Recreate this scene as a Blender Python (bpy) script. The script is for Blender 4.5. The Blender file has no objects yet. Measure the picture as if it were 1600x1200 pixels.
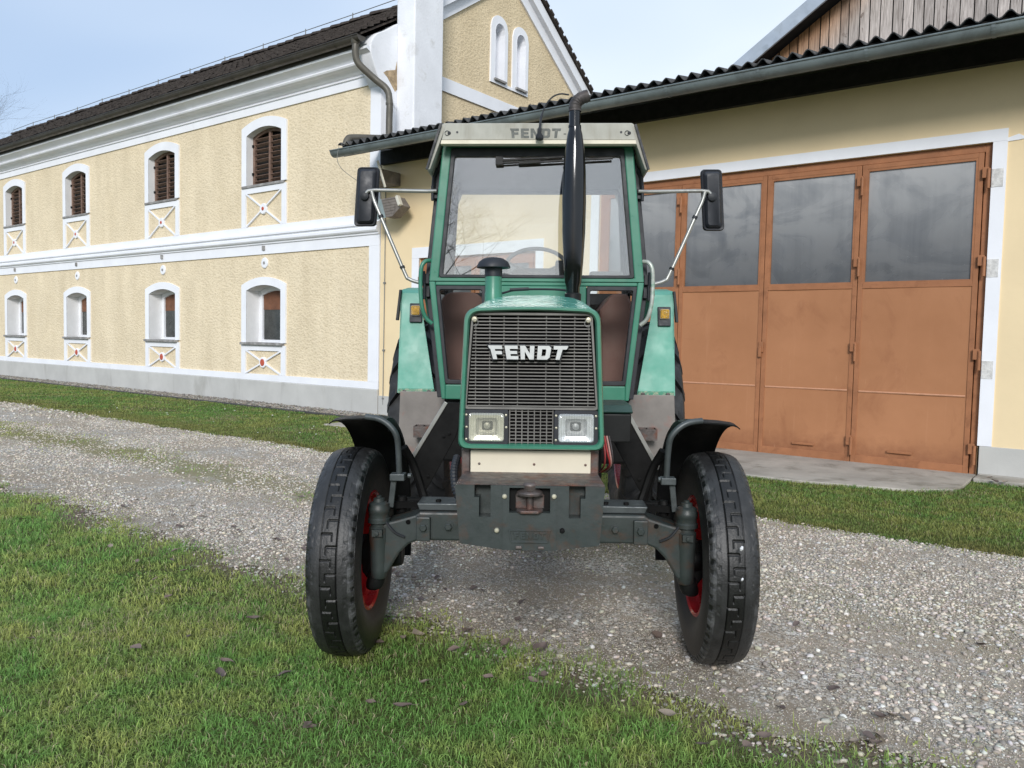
import bpy, bmesh, math, random
import numpy as np
from mathutils import Vector, Matrix
PI = math.pi
rnd = random.Random(11)
rng = np.random.default_rng(5)
scene = bpy.context.scene
col = scene.collection

# ------------------------------------------------------------------ helpers
class MB:
    def __init__(s): s.V = []; s.F = []; s.C = None
    def add(s, vs, fs):
        o = len(s.V); s.V += [tuple(v) for v in vs]; s.F += [tuple(i + o for i in f) for f in fs]; return s
    def box(s, x0, x1, y0, y1, z0, z1):
        return s.add([(x0,y0,z0),(x1,y0,z0),(x1,y1,z0),(x0,y1,z0),(x0,y0,z1),(x1,y0,z1),(x1,y1,z1),(x0,y1,z1)],
                     [(0,3,2,1),(4,5,6,7),(0,1,5,4),(1,2,6,5),(2,3,7,6),(3,0,4,7)])
    def prism(s, poly, axis, t0, t1):
        f = {'y': lambda a, b, t: (a, t, b), 'x': lambda a, b, t: (t, a, b), 'z': lambda a, b, t: (a, b, t)}[axis]
        n = len(poly)
        vs = [f(a, b, t0) for a, b in poly] + [f(a, b, t1) for a, b in poly]
        return s.add(vs, [tuple(range(n)), tuple(range(2*n-1, n-1, -1))] + [(i, (i+1) % n, n+(i+1) % n, n+i) for i in range(n)])
    def ring(s, out, inn, y0, y1, axis='y'):
        f = {'y': lambda p, t: (p[0], t, p[1]), 'x': lambda p, t: (t, p[0], p[1])}[axis]
        n = len(out)
        vs = [f(p, y0) for p in out] + [f(p, y0) for p in inn] + [f(p, y1) for p in out] + [f(p, y1) for p in inn]
        fs = []
        for i in range(n):
            j = (i+1) % n
            fs += [(i, j, n+j, n+i), (2*n+i, 3*n+i, 3*n+j, 2*n+j), (i, 2*n+i, 2*n+j, j), (n+i, n+j, 3*n+j, 3*n+i)]
        return s.add(vs, fs)
    def beam(s, p0, p1, w, h, up=(0, 0, 1)):
        p0, p1 = Vector(p0), Vector(p1); d = (p1-p0).normalized(); u = Vector(up)
        a = d.cross(u).normalized()*w/2; b = a.cross(d).normalized()*h/2
        vs = [p + sa*a + sb*b for p in (p0, p1) for sa, sb in ((-1,-1),(1,-1),(1,1),(-1,1))]
        return s.add(vs, [(0,1,2,3),(7,6,5,4),(0,4,5,1),(1,5,6,2),(2,6,7,3),(3,7,4,0)])
    def loft(s, secs, cap=True, closed=True):
        n = len(secs[0]); o = []
        vs = [p for sec in secs for p in sec]; fs = []
        for k in range(len(secs)-1):
            for i in range(n if closed else n-1):
                j = (i+1) % n; fs.append((k*n+i, k*n+j, (k+1)*n+j, (k+1)*n+i))
        if cap and closed:
            fs.append(tuple(range(n-1, -1, -1))); fs.append(tuple((len(secs)-1)*n+i for i in range(n)))
        return s.add(vs, fs)
    def tube(s, pts, r, n=10, cap=True):
        pts = [Vector(p) for p in pts]; m = len(pts)
        rs = r if isinstance(r, (list, tuple)) else [r]*m
        secs = []; ref = None
        for i, p in enumerate(pts):
            d = (pts[min(i+1, m-1)]-pts[max(i-1, 0)]).normalized()
            if ref is None:
                ref = Vector((0, 0, 1)) if abs(d.z) < .9 else Vector((1, 0, 0))
                ref = d.cross(ref).normalized()
            ref = (ref - d*ref.dot(d)).normalized(); b = d.cross(ref)
            secs.append([p + rs[i]*(math.cos(2*PI*k/n)*ref + math.sin(2*PI*k/n)*b) for k in range(n)])
        return s.loft(secs, cap)
    def lathe(s, prof, c, axis='z', n=24, cap=True):
        # prof: list of (r, h)
        c = Vector(c)
        f = {'z': lambda r, h, a: (r*math.cos(a), r*math.sin(a), h), 'x': lambda r, h, a: (h, r*math.cos(a), r*math.sin(a)),
             'y': lambda r, h, a: (r*math.cos(a), h, r*math.sin(a))}[axis]
        return s.loft([[c + Vector(f(r, h, 2*PI*k/n)) for k in range(n)] for r, h in prof], cap)
    def build(s, name, mat, parent=None, smooth=False, bevel=0, off=(0, 0, 0), label=None, colors=None, seg=2):
        me = bpy.data.meshes.new(name)
        o = off
        me.from_pydata([(v[0]-o[0], v[1]-o[1], v[2]-o[2]) for v in s.V], [], s.F)
        bm = bmesh.new(); bm.from_mesh(me); bmesh.ops.recalc_face_normals(bm, faces=bm.faces); bm.to_mesh(me); bm.free()
        if smooth:
            me.shade_smooth(); me.set_sharp_from_angle(angle=math.radians(38))
        if colors is not None:
            ca = me.color_attributes.new('Col', 'FLOAT_COLOR', 'POINT')
            ca.data.foreach_set('color', np.asarray(colors, np.float32).ravel())
        ob = bpy.data.objects.new(name, me); col.objects.link(ob)
        if mat: me.materials.append(mat)
        if bevel:
            b = ob.modifiers.new('Bevel', 'BEVEL'); b.width = bevel; b.segments = seg; b.limit_method = 'ANGLE'; b.angle_limit = math.radians(40)
        if parent: ob.parent = parent
        if label: ob['label'] = label
        return ob

def thing(name, label, cat, loc=(0, 0, 0), rot=(0, 0, 0), group=None):
    o = bpy.data.objects.new(name, None); col.objects.link(o); o.empty_display_size = .2
    o.location = loc; o.rotation_euler = rot; o['label'] = label; o['category'] = cat
    if group: o['group'] = group
    return o
def tag(o, label, cat, group=None):
    o['label'] = label; o['category'] = cat
    if group: o['group'] = group
    return o
def rpoly(pts, r, n=5):
    out = []; m = len(pts)
    for i in range(m):
        p = Vector(pts[i]); a = Vector(pts[i-1])-p; b = Vector(pts[(i+1) % m])-p
        rr = r[i] if isinstance(r, (list, tuple)) else r
        rr = min(rr, a.length*.49, b.length*.49)
        p0 = p+a.normalized()*rr; p1 = p+b.normalized()*rr
        for k in range(n+1):
            t = k/n; q = p0*(1-t)**2 + p*2*t*(1-t) + p1*t*t; out.append((q.x, q.y))
    return out
def bez(pts, n=8):
    # smooth curve through points (Catmull-Rom)
    P = [Vector(p) for p in pts]; P = [P[0]*2-P[1]] + P + [P[-1]*2-P[-2]]; out = []
    for i in range(1, len(P)-2):
        for k in range(n):
            t = k/n; a, b, c, d = P[i-1:i+3]
            out.append(.5*((2*b)+(c-a)*t+(2*a-5*b+4*c-d)*t*t+(3*b-a-3*c+d)*t**3))
    out.append(P[-2]); return out

# ------------------------------------------------------------------ materials
def newmat(name):
    m = bpy.data.materials.new(name); m.use_nodes = True; nt = m.node_tree; nt.nodes.clear()
    out = nt.nodes.new('ShaderNodeOutputMaterial'); return m, nt, out
def N(nt, t, **kw):
    n = nt.nodes.new(t)
    for k, v in kw.items():
        if k in n.inputs: n.inputs[k].default_value = v
        else: setattr(n, k, v)
    return n
def c4(c): return (c[0], c[1], c[2], 1)
def noise(nt, scale, detail=4, rough=.55, vec=None, dist=0):
    n = N(nt, 'ShaderNodeTexNoise', Scale=scale, Detail=detail, Roughness=rough, Distortion=dist)
    if vec is not None: nt.links.new(vec, n.inputs['Vector'])
    return n.outputs['Fac']
def ramp(nt, fac, stops):
    r = nt.nodes.new('ShaderNodeValToRGB'); nt.links.new(fac, r.inputs[0]); e = r.color_ramp.elements
    while len(e) < len(stops): e.new(.5)
    for i, (p, c) in enumerate(stops):
        e[i].position = p; e[i].color = c4(c) if isinstance(c, (tuple, list)) else (c, c, c, 1)
    return r.outputs[0]
def mixc(nt, fac, a, b, mode='MIX'):
    m = nt.nodes.new('ShaderNodeMix'); m.data_type = 'RGBA'; m.blend_type = mode
    for sock, v in ((m.inputs[0], fac), (m.inputs[6], a), (m.inputs[7], b)):
        if hasattr(v, 'links'): nt.links.new(v, sock)
        else: sock.default_value = v if not isinstance(v, (tuple, list)) else c4(v)
    return m.outputs[2]
def mth(nt, op, a, b=0.0, clamp=False):
    m = nt.nodes.new('ShaderNodeMath'); m.operation = op; m.use_clamp = clamp
    for s, v in ((m.inputs[0], a), (m.inputs[1], b)):
        if hasattr(v, 'links'): nt.links.new(v, s)
        else: s.default_value = v
    return m.outputs[0]
def objco(nt, scale=(1, 1, 1), kind='Object'):
    tc = nt.nodes.new('ShaderNodeTexCoord'); mp = nt.nodes.new('ShaderNodeMapping'); mp.inputs['Scale'].default_value = scale
    nt.links.new(tc.outputs[kind], mp.inputs[0]); return mp.outputs[0]
def bumpn(nt, h, strength=.5, dist=.01, normal=None):
    b = N(nt, 'ShaderNodeBump', Strength=strength, Distance=dist); nt.links.new(h, b.inputs['Height'])
    if normal is not None: nt.links.new(normal, b.inputs['Normal'])
    return b.outputs[0]
def paint(name, c, rough=.45, metal=0, var=.18, vs=4, bump=0, bs=60, bd=.003, grime=None, coat=0, spec=.5, streak=False, rvar=.12, chips=None):
    """general painted/worn surface: base colour with patchy variation, optional grime (colour, amount, scale)"""
    m, nt, out = newmat(name)
    v = objco(nt); p = N(nt, 'ShaderNodeBsdfPrincipled', Metallic=metal)
    n1 = noise(nt, vs, 6, .6, v)
    dark = tuple(x*(1-var) for x in c); lite = tuple(min(1, x*(1+var)) for x in c)
    cc = ramp(nt, n1, [(.3, dark), (.7, lite)])
    if grime:
        gc, amt, gs = grime
        gv = objco(nt, (gs, gs, gs*.25)) if streak else objco(nt, (gs, gs, gs))
        g = noise(nt, 1, 8, .68, gv, .4)
        f = ramp(nt, g, [(max(0, .64-amt*.3), 0.0), (.78-amt*.2, min(1, .35+amt))])
        cc = mixc(nt, f, cc, gc)
    if chips:
        cc = mixc(nt, ramp(nt, noise(nt, 55, 4, .75, v), [(.70, 0.0), (.73, .75)]), cc, chips)
        cc = mixc(nt, ramp(nt, noise(nt, 2.2, 7, .7, objco(nt, (3, 3, 1))), [(.52, 0.0), (.85, .20)]), cc, (.22, .24, .19))
    nt.links.new(cc, p.inputs['Base Color'])
    rr = ramp(nt, noise(nt, vs*2.3, 5, .6, v), [(.3, max(.03, rough-rvar)), (.7, min(1, rough+rvar))])
    nt.links.new(rr, p.inputs['Roughness'])
    p.inputs['Specular IOR Level'].default_value = spec
    if coat: p.inputs['Coat Weight'].default_value = coat; p.inputs['Coat Roughness'].default_value = .12
    if bump: nt.links.new(bumpn(nt, noise(nt, bs, 6, .6, v), bump, bd), p.inputs['Normal'])
    nt.links.new(p.outputs[0], out.inputs[0]); return m

def stucco(name, c, dirty=0):
    m, nt, out = newmat(name); v = objco(nt); p = N(nt, 'ShaderNodeBsdfPrincipled', Roughness=.95)
    p.inputs['Specular IOR Level'].default_value = .1
    vo = N(nt, 'ShaderNodeTexVoronoi', Scale=17.0, feature='SMOOTH_F1'); vo.inputs['Smoothness'].default_value = .6
    nt.links.new(objco(nt, (1, 1, 1.5)), vo.inputs['Vector'])
    nz = noise(nt, 30, 6, .65, v, .5)
    h = mth(nt, 'ADD', mth(nt, 'MULTIPLY', vo.outputs['Distance'], .9), nz)
    base = ramp(nt, noise(nt, 1.2, 6, .6, v), [(.3, tuple(x*.93 for x in c)), (.7, tuple(min(1, x*1.05) for x in c))])
    pits = ramp(nt, h, [(.55, tuple(x*.86 for x in (1, .98, .94))), (.95, (1, 1, 1))])
    base = mixc(nt, 1.0, base, ramp(nt, noise(nt, 1, 5, .6, objco(nt, (2.2, 2.2, .35))), [(.30, (.90, .89, .87)), (.62, (1, 1, 1))]), 'MULTIPLY')
    base = mixc(nt, 1.0, base, pits, 'MULTIPLY')
    if dirty:
        d = ramp(nt, noise(nt, 26, 6, .75, v, 1), [(.5, 0.0), (.68, dirty)])
        base = mixc(nt, d, base, (.18, .15, .10))
    nt.links.new(base, p.inputs['Base Color'])
    nt.links.new(bumpn(nt, h, .42, .03), p.inputs['Normal'])
    nt.links.new(p.outputs[0], out.inputs[0]); return m

def glassmat(name, tint=(.9, .95, .93), refl=.12, gloss_col=(.9, .93, 1), rough=.0):
    m, nt, out = newmat(name)
    t = N(nt, 'ShaderNodeBsdfTransparent', Color=c4(tint)); g = N(nt, 'ShaderNodeBsdfGlossy', Roughness=rough, Color=c4(gloss_col))
    lw = N(nt, 'ShaderNodeLayerWeight', Blend=.25)
    f = mth(nt, 'ADD', mth(nt, 'MULTIPLY', lw.outputs['Fresnel'], .8), refl, True)
    mx = nt.nodes.new('ShaderNodeMixShader'); nt.links.new(f, mx.inputs[0]); nt.links.new(t.outputs[0], mx.inputs[1]); nt.links.new(g.outputs[0], mx.inputs[2])
    nt.links.new(mx.outputs[0], out.inputs[0]); return m

def attrmat(name, rough=.8, transl=0, bump=0, bs=200, spec=.3, varscale=0):
    m, nt, out = newmat(name)
    a = nt.nodes.new('ShaderNodeVertexColor'); a.layer_name = 'Col'
    p = N(nt, 'ShaderNodeBsdfPrincipled', Roughness=rough); p.inputs['Specular IOR Level'].default_value = spec
    cc = a.outputs[0]
    if varscale:
        cc = mixc(nt, 1.0, cc, ramp(nt, noise(nt, varscale, 5, .6, objco(nt)), [(.3, .6), (.7, 1.0)]), 'MULTIPLY')
    nt.links.new(cc, p.inputs['Base Color'])
    if bump: nt.links.new(bumpn(nt, noise(nt, bs, 4, .6, objco(nt)), bump, .004), p.inputs['Normal'])
    if transl:
        t = nt.nodes.new('ShaderNodeBsdfTranslucent'); nt.links.new(cc, t.inputs[0])
        mx = nt.nodes.new('ShaderNodeMixShader'); mx.inputs[0].default_value = transl
        nt.links.new(p.outputs[0], mx.inputs[1]); nt.links.new(t.outputs[0], mx.inputs[2]); nt.links.new(mx.outputs[0], out.inputs[0])
    else: nt.links.new(p.outputs[0], out.inputs[0])
    return m

M = {}
M['stucco'] = stucco('cream_roughcast', (.80, .68, .49))
M['stucco_gable'] = stucco('cream_roughcast_weathered', (.78, .64, .43), .40)
M['white'] = paint('white_limewash', (.82, .83, .865), .9, 0, .05, 1.5, .25, 40, .004, ((.5, .5, .5), .05, .9), spec=.1, streak=True)
M['white_old'] = paint('white_limewash_old', (.80, .81, .84), .9, 0, .06, 2, .5, 25, .012, ((.45, .43, .38), .22, 2.2), spec=.1)
M['reveal'] = paint('white_reveal', (.80, .80, .80), .9, 0, .05, 3, .3, 30, .006, spec=.1)
M['plinth'] = paint('grey_plinth', (.50, .495, .47), .9, 0, .10, 1.2, .3, 30, .006, ((.30, .29, .26), .3, 1.6), spec=.15, streak=True)
M['smoothwall'] = paint('cream_smooth_render', (.80, .645, .41), .9, 0, .05, .9, .25, 14, .008, ((.68, .55, .36), .12, .7), spec=.1)
M['sill'] = paint('stone_sill', (.26, .25, .24), .85, 0, .3, 8, .5, 40, .006, ((.5, .5, .48), .3, 8))
M['shutter'] = paint('brown_shutter_wood', (.185, .115, .085), .75, 0, .35, 9, .5, 60, .004, ((.28, .19, .14), .35, 5))
M['brownboard'] = paint('brown_board', (.17, .07, .035), .65, 0, .3, 6, .2, 40)
M['darkpane'] = paint('dark_window_pane', (.045, .048, .045), .22, 0, .4, 5, .1, 12, .004, ((.12, .12, .11), .2, 4))
M['void'] = paint('dark_interior', (.012, .011, .010), .9, 0, .2)
M['rooftile'] = paint('dark_roof_tiles', (.052, .042, .036), .9, 0, .55, 7, .8, 45, .015, ((.11, .10, .085), .35, 9), spec=.2)
M['gutter_brown'] = paint('brown_gutter_metal', (.075, .066, .055), .45, .35, .2, 3, .1, 20, grime=((.14, .13, .11), .25, 4))
M['gutter_zinc'] = paint('zinc_gutter', (.19, .225, .23), .5, .25, .25, 2, .08, 18, grime=((.10, .11, .11), .4, 2.5), streak=False)
M['pipe'] = paint('grey_brown_pipe', (.105, .096, .078), .55, .2, .18, 3, .1, 20, grime=((.25, .24, .2), .2, 3))
M['fibre'] = paint('corrugated_fibre_cement', (.075, .075, .075), .95, 0, .45, 6, .8, 35, .012, ((.16, .155, .145), .35, 7), spec=.15)
M['soffit'] = paint('eaves_board_painted_shade', (.012, .011, .010), .85, 0, .4, 4)  # near-black colour stands in for the unlit shade under the eaves
M['door'] = None
M['doorframe'] = paint('rust_brown_frame_paint', (.33, .14, .064), .6, 0, .15, 5, .2, 30, .004, ((.18, .07, .03), .3, 6), spec=.35)
M['redrosette'] = paint('red_rosette', (.48, .09, .05), .7, 0, .2, 20)
M['concrete'] = paint('worn_concrete', (.40, .375, .33), .92, 0, .22, 1.5, .6, 45, .008, ((.14, .13, .10), .4, 2.2), spec=.15)
M['edge'] = paint('dark_edging', (.05, .05, .05), .9, 0, .3, 9, .5, 30, .01)
M['cable'] = paint('grey_cable', (.22, .22, .21), .6, .2, .1)
M['steel'] = paint('galvanised_sheet', (.42, .47, .53), .5, .3, .12, 2, .05, 20, grime=((.25, .28, .30), .35, 3))
M['palebox'] = paint('pale_plastic', (.6, .58, .5), .6)
# tractor
M['green'] = paint('tractor_green_paint', (.040, .195, .125), .38, 0, .10, 5, .04, 25, .002, ((.022, .10, .065), .18, 9), coat=.15, chips=(.14, .13, .09))
M['green_faded'] = paint('tractor_green_faded', (.085, .325, .24), .48, 0, .07, 4, .05, 25, .002, ((.06, .22, .155), .14, 6), coat=.05, chips=(.14, .13, .09))
M['green_hood'] = paint('tractor_green_hood', (.080, .35, .27), .26, 0, .06, 4, .03, 12, .002, ((.06, .26, .2), .06, 5), coat=.2)
M['black'] = paint('black_painted_metal', (.0055, .006, .0065), .5, 0, .25, 6, .06, 40, .002, ((.04, .037, .033), .12, 10), spec=.3)
M['gloss'] = paint('glossy_black_enamel', (.003, .0035, .005), .13, 0, .3, 5, .03, 12, .002, ((.05, .035, .025), .10, 12), coat=.0, spec=.55, rvar=.05)
M['rubber'] = paint('black_rubber', (.014, .016, .020), .55, 0, .2, 8)
M['plastic'] = paint('dark_blue_grey_plastic', (.013, .015, .021), .55, 0, .15, 8, .1, 200, .001)
M['greyiron'] = paint('dark_grey_green_iron', (.033, .042, .041), .46, 0, .2, 7, .25, 55, .003, ((.075, .036, .020), .42, 9), spec=.5)
M['pitiron'] = paint('worn_rusty_iron', (.10, .085, .08), .5, .4, .4, 14, .5, 60, .004, ((.16, .055, .03), .5, 12))
M['greypipe'] = paint('grey_pipe_metal', (.070, .080, .083), .45, .3, .25, 10, .15, 60, .002, ((.16, .17, .175), .25, 12))
M['bolt'] = paint('zinc_bolt', (.5, .47, .36), .45, .5, .2, 40)
M['chrome'] = paint('worn_chrome', (.36, .36, .34), .36, .6, .15, 6, 0, grime=((.12, .10, .08), .25, 9), rvar=.05)
M['slat'] = paint('grey_grille_bar', (.165, .157, .145), .5, .1, .2, 9, .1, 60, grime=((.10, .095, .09), .3, 12))
M['cream'] = paint('cream_tractor_paint', (.66, .60, .47), .5, 0, .06, 5, .05, 20, .002, ((.45, .36, .24), .16, 7))
M['roofcream'] = paint('cream_roof_paint', (.37, .362, .315), .6, 0, .10, 6, .1, 40, .002, ((.27, .25, .20), .45, 6), streak=True)
M['letter'] = paint('silver_letter', (.52, .53, .52), .5, .25, .12, 30)
M['letter_dark'] = paint('dark_grey_letter', (.11, .115, .105), .65, 0, .25, 60, grime=((.36, .35, .29), .25, 40))
M['red'] = paint('red_rim_paint', (.50, .012, .016), .32, 0, .15, 9, .05, 30, .002, ((.2, .01, .01), .25, 8), coat=.3)
M['redmat'] = paint('red_plastic', (.5, .03, .02), .5)
M['housing'] = paint('brown_wheel_housing', (.17, .082, .068), .55, 0, .15, 6, .1, 30, .003, ((.22, .13, .11), .2, 6), streak=True)
M['rawpanel'] = paint('worn_bare_steel_panel', (.21, .19, .175), .55, .2, .2, 5, .2, 40, .003, ((.30, .10, .07), .22, 6))
M['dirtyblack'] = paint('oily_black', (.005, .005, .005), .65, 0, .4, 9, spec=.2)
M['amber'] = paint('amber_lens', (.50, .27, .012), .10, 0, .55, 45, .7, 120, .004, coat=.6)
M['seat'] = paint('grey_seat_fabric', (.22, .22, .22), .85, 0, .1)
M['wheelgrey'] = paint('grey_steering_rim', (.16, .16, .16), .5)
M['reflector'] = paint('lamp_reflector', (.95, .95, .93), .16, .55, .05, 10, .25, 40, .004)
M['windscreen'] = glassmat('windscreen_glass', (.98, .99, .975), .17, (.95, .95, .96))
M['sideglass'] = glassmat('cab_side_glass', (.75, .80, .78), .05)
M['lowglass'] = glassmat('lower_window_glass', (.93, .94, .93), -.015)

def lensmat(name, tint):
    m, nt, out = newmat(name)
    v = objco(nt); w = N(nt, 'ShaderNodeTexWave', Scale=34.0, Distortion=.6, wave_type='BANDS', bands_direction='X'); nt.links.new(v, w.inputs['Vector'])
    nb = bumpn(nt, w.outputs['Fac'], .35, .004)
    g = N(nt, 'ShaderNodeBsdfGlossy', Roughness=.08, Color=(.95, .97, 1, 1)); nt.links.new(nb, g.inputs['Normal'])
    d = N(nt, 'ShaderNodeBsdfDiffuse', Color=c4(tint)); nt.links.new(nb, d.inputs['Normal'])
    stripes = ramp(nt, w.outputs['Fac'], [(.2, tuple(x*.80 for x in tint)), (.8, tint)])
    t = N(nt, 'ShaderNodeBsdfTransparent'); nt.links.new(stripes, t.inputs[0])
    m1 = nt.nodes.new('ShaderNodeMixShader'); m1.inputs[0].default_value = .16; nt.links.new(t.outputs[0], m1.inputs[1]); nt.links.new(g.outputs[0], m1.inputs[2])
    m2 = nt.nodes.new('ShaderNodeMixShader'); m2.inputs[0].default_value = .13; nt.links.new(m1.outputs[0], m2.inputs[1]); nt.links.new(d.outputs[0], m2.inputs[2])
    nt.links.new(m2.outputs[0], out.inputs[0]); return m
M['lens_warm'] = lensmat('headlight_lens_yellowed', (.98, .96, .86))
M['lens_cool'] = lensmat('headlight_lens_clear', (.97, .985, 1.0))

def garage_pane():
    m, nt, out = newmat('dusty_pane_painted_reflection')
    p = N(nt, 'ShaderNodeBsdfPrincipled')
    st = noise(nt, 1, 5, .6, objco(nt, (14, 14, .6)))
    bl = noise(nt, 1.1, 4, .5, objco(nt, (.8, .8, 1.3)), 2.2)  # large soft swirls of reflection, painted into the colour below
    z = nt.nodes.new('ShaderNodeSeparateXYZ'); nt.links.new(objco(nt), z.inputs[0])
    g = ramp(nt, mth(nt, 'DIVIDE', mth(nt, 'SUBTRACT', z.outputs[2], 2.2), 1.45), [(0, .09), (.35, .15), (1, .36)])  # sky reflection above, dark reflection below, painted as a vertical gradient
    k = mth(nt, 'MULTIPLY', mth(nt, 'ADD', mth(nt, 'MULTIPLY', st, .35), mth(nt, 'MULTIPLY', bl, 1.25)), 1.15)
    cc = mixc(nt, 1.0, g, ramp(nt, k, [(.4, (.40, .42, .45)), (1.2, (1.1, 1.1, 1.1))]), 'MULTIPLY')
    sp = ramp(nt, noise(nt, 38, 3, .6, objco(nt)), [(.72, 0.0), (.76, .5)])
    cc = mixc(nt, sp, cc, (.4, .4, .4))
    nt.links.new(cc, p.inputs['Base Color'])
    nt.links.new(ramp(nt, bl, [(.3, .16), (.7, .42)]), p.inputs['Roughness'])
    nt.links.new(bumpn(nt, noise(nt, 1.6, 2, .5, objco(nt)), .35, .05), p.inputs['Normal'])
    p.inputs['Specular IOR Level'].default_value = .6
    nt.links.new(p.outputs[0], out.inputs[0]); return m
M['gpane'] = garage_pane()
def doormat():
    m, nt, out = newmat('rust_brown_door_paint'); v = objco(nt); p = N(nt, 'ShaderNodeBsdfPrincipled')
    cc = ramp(nt, noise(nt, .9, 6, .6, v), [(.3, (.345, .152, .068)), (.7, (.425, .195, .092))])
    run = ramp(nt, noise(nt, 1, 6, .7, objco(nt, (16, 16, .8)), .3), [(.60, 0.0), (.80, .35)])
    cc = mixc(nt, run, cc, (.52, .27, .15))
    st = ramp(nt, noise(nt, 1, 7, .66, objco(nt, (2.6, 2.6, 1.5)), .8), [(.56, 0.0), (.76, .55)])
    cc = mixc(nt, st, cc, (.25, .095, .042))
    z = nt.nodes.new('ShaderNodeSeparateXYZ'); nt.links.new(v, z.inputs[0])
    low = mth(nt, 'SUBTRACT', 1.0, mth(nt, 'DIVIDE', z.outputs[2], .55), True)
    low = ramp(nt, mth(nt, 'MULTIPLY', low, mth(nt, 'ADD', noise(nt, 9, 6, .7, v), .25)), [(.25, 0.0), (.75, .8)])
    cc = mixc(nt, low, cc, (.20, .075, .035))
    ch = ramp(nt, noise(nt, 42, 4, .7, v), [(.735, 0.0), (.755, .8)]); cc = mixc(nt, ch, cc, (.13, .055, .03))
    scr = ramp(nt, noise(nt, 1, 3, .5, objco(nt, (70, 70, 2.2)), .6), [(.74, 0.0), (.77, .5)]); cc = mixc(nt, scr, cc, (.58, .36, .22))
    nt.links.new(cc, p.inputs['Base Color']); nt.links.new(ramp(nt, noise(nt, 2, 5, .6, v), [(.3, .5), (.7, .72)]), p.inputs['Roughness']); p.inputs['Specular IOR Level'].default_value = .35
    nt.links.new(bumpn(nt, noise(nt, 2.6, 3, .5, v), .25, .02), p.inputs['Normal']); nt.links.new(p.outputs[0], out.inputs[0]); return m
M['door'] = doormat()
M['weld'] = paint('weld_bead_highlight', (.52, .27, .16), .5, 0, .15, 12)  # highlight along the bead, painted as a lighter door colour

# ------------------------------------------------------------------ world, sun, camera
w = bpy.data.worlds.new('World'); scene.world = w; w.use_nodes = True
nt = w.node_tree; nt.nodes.clear()
SUN_EL, SUN_ROT = math.radians(26), math.radians(184)
sky = nt.nodes.new('ShaderNodeTexSky'); sky.sky_type = 'NISHITA'; sky.sun_disc = False
sky.sun_elevation = SUN_EL; sky.sun_rotation = SUN_ROT; sky.air_density = 1.0; sky.dust_density = 1.5; sky.ozone_density = 2
b1 = N(nt, 'ShaderNodeBackground', Strength=.10); nt.links.new(sky.outputs[0], b1.inputs[0])
tc = nt.nodes.new('ShaderNodeTexCoord')
mp = nt.nodes.new('ShaderNodeMapping'); mp.inputs['Scale'].default_value = (1, 1, 2.2); nt.links.new(tc.outputs['Generated'], mp.inputs[0])
cl = noise(nt, 1.3, 3, .5, mp.outputs[0], .3)
sx = nt.nodes.new('ShaderNodeSeparateXYZ'); nt.links.new(tc.outputs['Generated'], sx.inputs[0])
cl = mth(nt, 'ADD', cl, mth(nt, 'MULTIPLY', sx.outputs[0], .38))
b2 = N(nt, 'ShaderNodeBackground', Strength=1.14); nt.links.new(ramp(nt, cl, [(.22, (.56, .72, .97)), (.70, (.79, .89, 1.0))]), b2.inputs[0])
mx = nt.nodes.new('ShaderNodeMixShader'); nt.links.new(ramp(nt, cl, [(.2, .66), (.7, .92)]), mx.inputs[0])
nt.links.new(b1.outputs[0], mx.inputs[1]); nt.links.new(b2.outputs[0], mx.inputs[2])
wo = nt.nodes.new('ShaderNodeOutputWorld'); nt.links.new(mx.outputs[0], wo.inputs[0])

sl = bpy.data.lights.new('Sun', 'SUN'); sl.energy = 2.7; sl.angle = math.radians(16); sl.color = (1, .975, .945)
so = bpy.data.objects.new('Sun', sl); col.objects.link(so)
# sun_rotation is measured clockwise from +Y (north) seen from above
sd = Vector((math.sin(SUN_ROT)*math.cos(SUN_EL), math.cos(SUN_ROT)*math.cos(SUN_EL), math.sin(SUN_EL)))
so.rotation_euler = sd.to_track_quat('Z', 'Y').to_euler()

CAMH = 1.45; FPX = 1240.0
cam = bpy.data.cameras.new('Camera'); co = bpy.data.objects.new('Camera', cam); col.objects.link(co)
cam.sensor_width = 36; cam.lens = 36*FPX/1600; cam.clip_end = 2000; cam.clip_start = .05
P, RO = math.radians(3.15), math.radians(1.2)
f_ = Vector((0, math.cos(P), -math.sin(P))); r0 = Vector((1, 0, 0)); u0 = Vector((0, math.sin(P), math.cos(P)))
cr_ = r0*math.cos(RO)+u0*math.sin(RO); cu_ = u0*math.cos(RO)-r0*math.sin(RO)
co.matrix_world = Matrix(((cr_.x, cu_.x, -f_.x, 0), (cr_.y, cu_.y, -f_.y, 0), (cr_.z, cu_.z, -f_.z, CAMH), (0, 0, 0, 1)))
scene.camera = co
scene.view_settings.view_transform = 'Standard'; scene.view_settings.look = 'None'; scene.view_settings.exposure = 0
scene.cycles.max_bounces = 8; scene.cycles.transparent_max_bounces = 12

# ------------------------------------------------------------------ building frame: s along the facades, y inwards, z up
TH = math.radians(53.0)
ROTB = -(PI/2-TH); D0 = 10.4
nB = Vector((math.cos(TH), math.sin(TH), 0)); rB = Vector((math.sin(TH), -math.cos(TH), 0))
def bl(s, y, z=0): return nB*(D0+y)+rB*s+Vector((0, 0, z))
def site(ob): ob.location = bl(0, 0, 0); ob.rotation_euler = (0, 0, ROTB); return ob   # an object modelled in (s,y,z)

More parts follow.
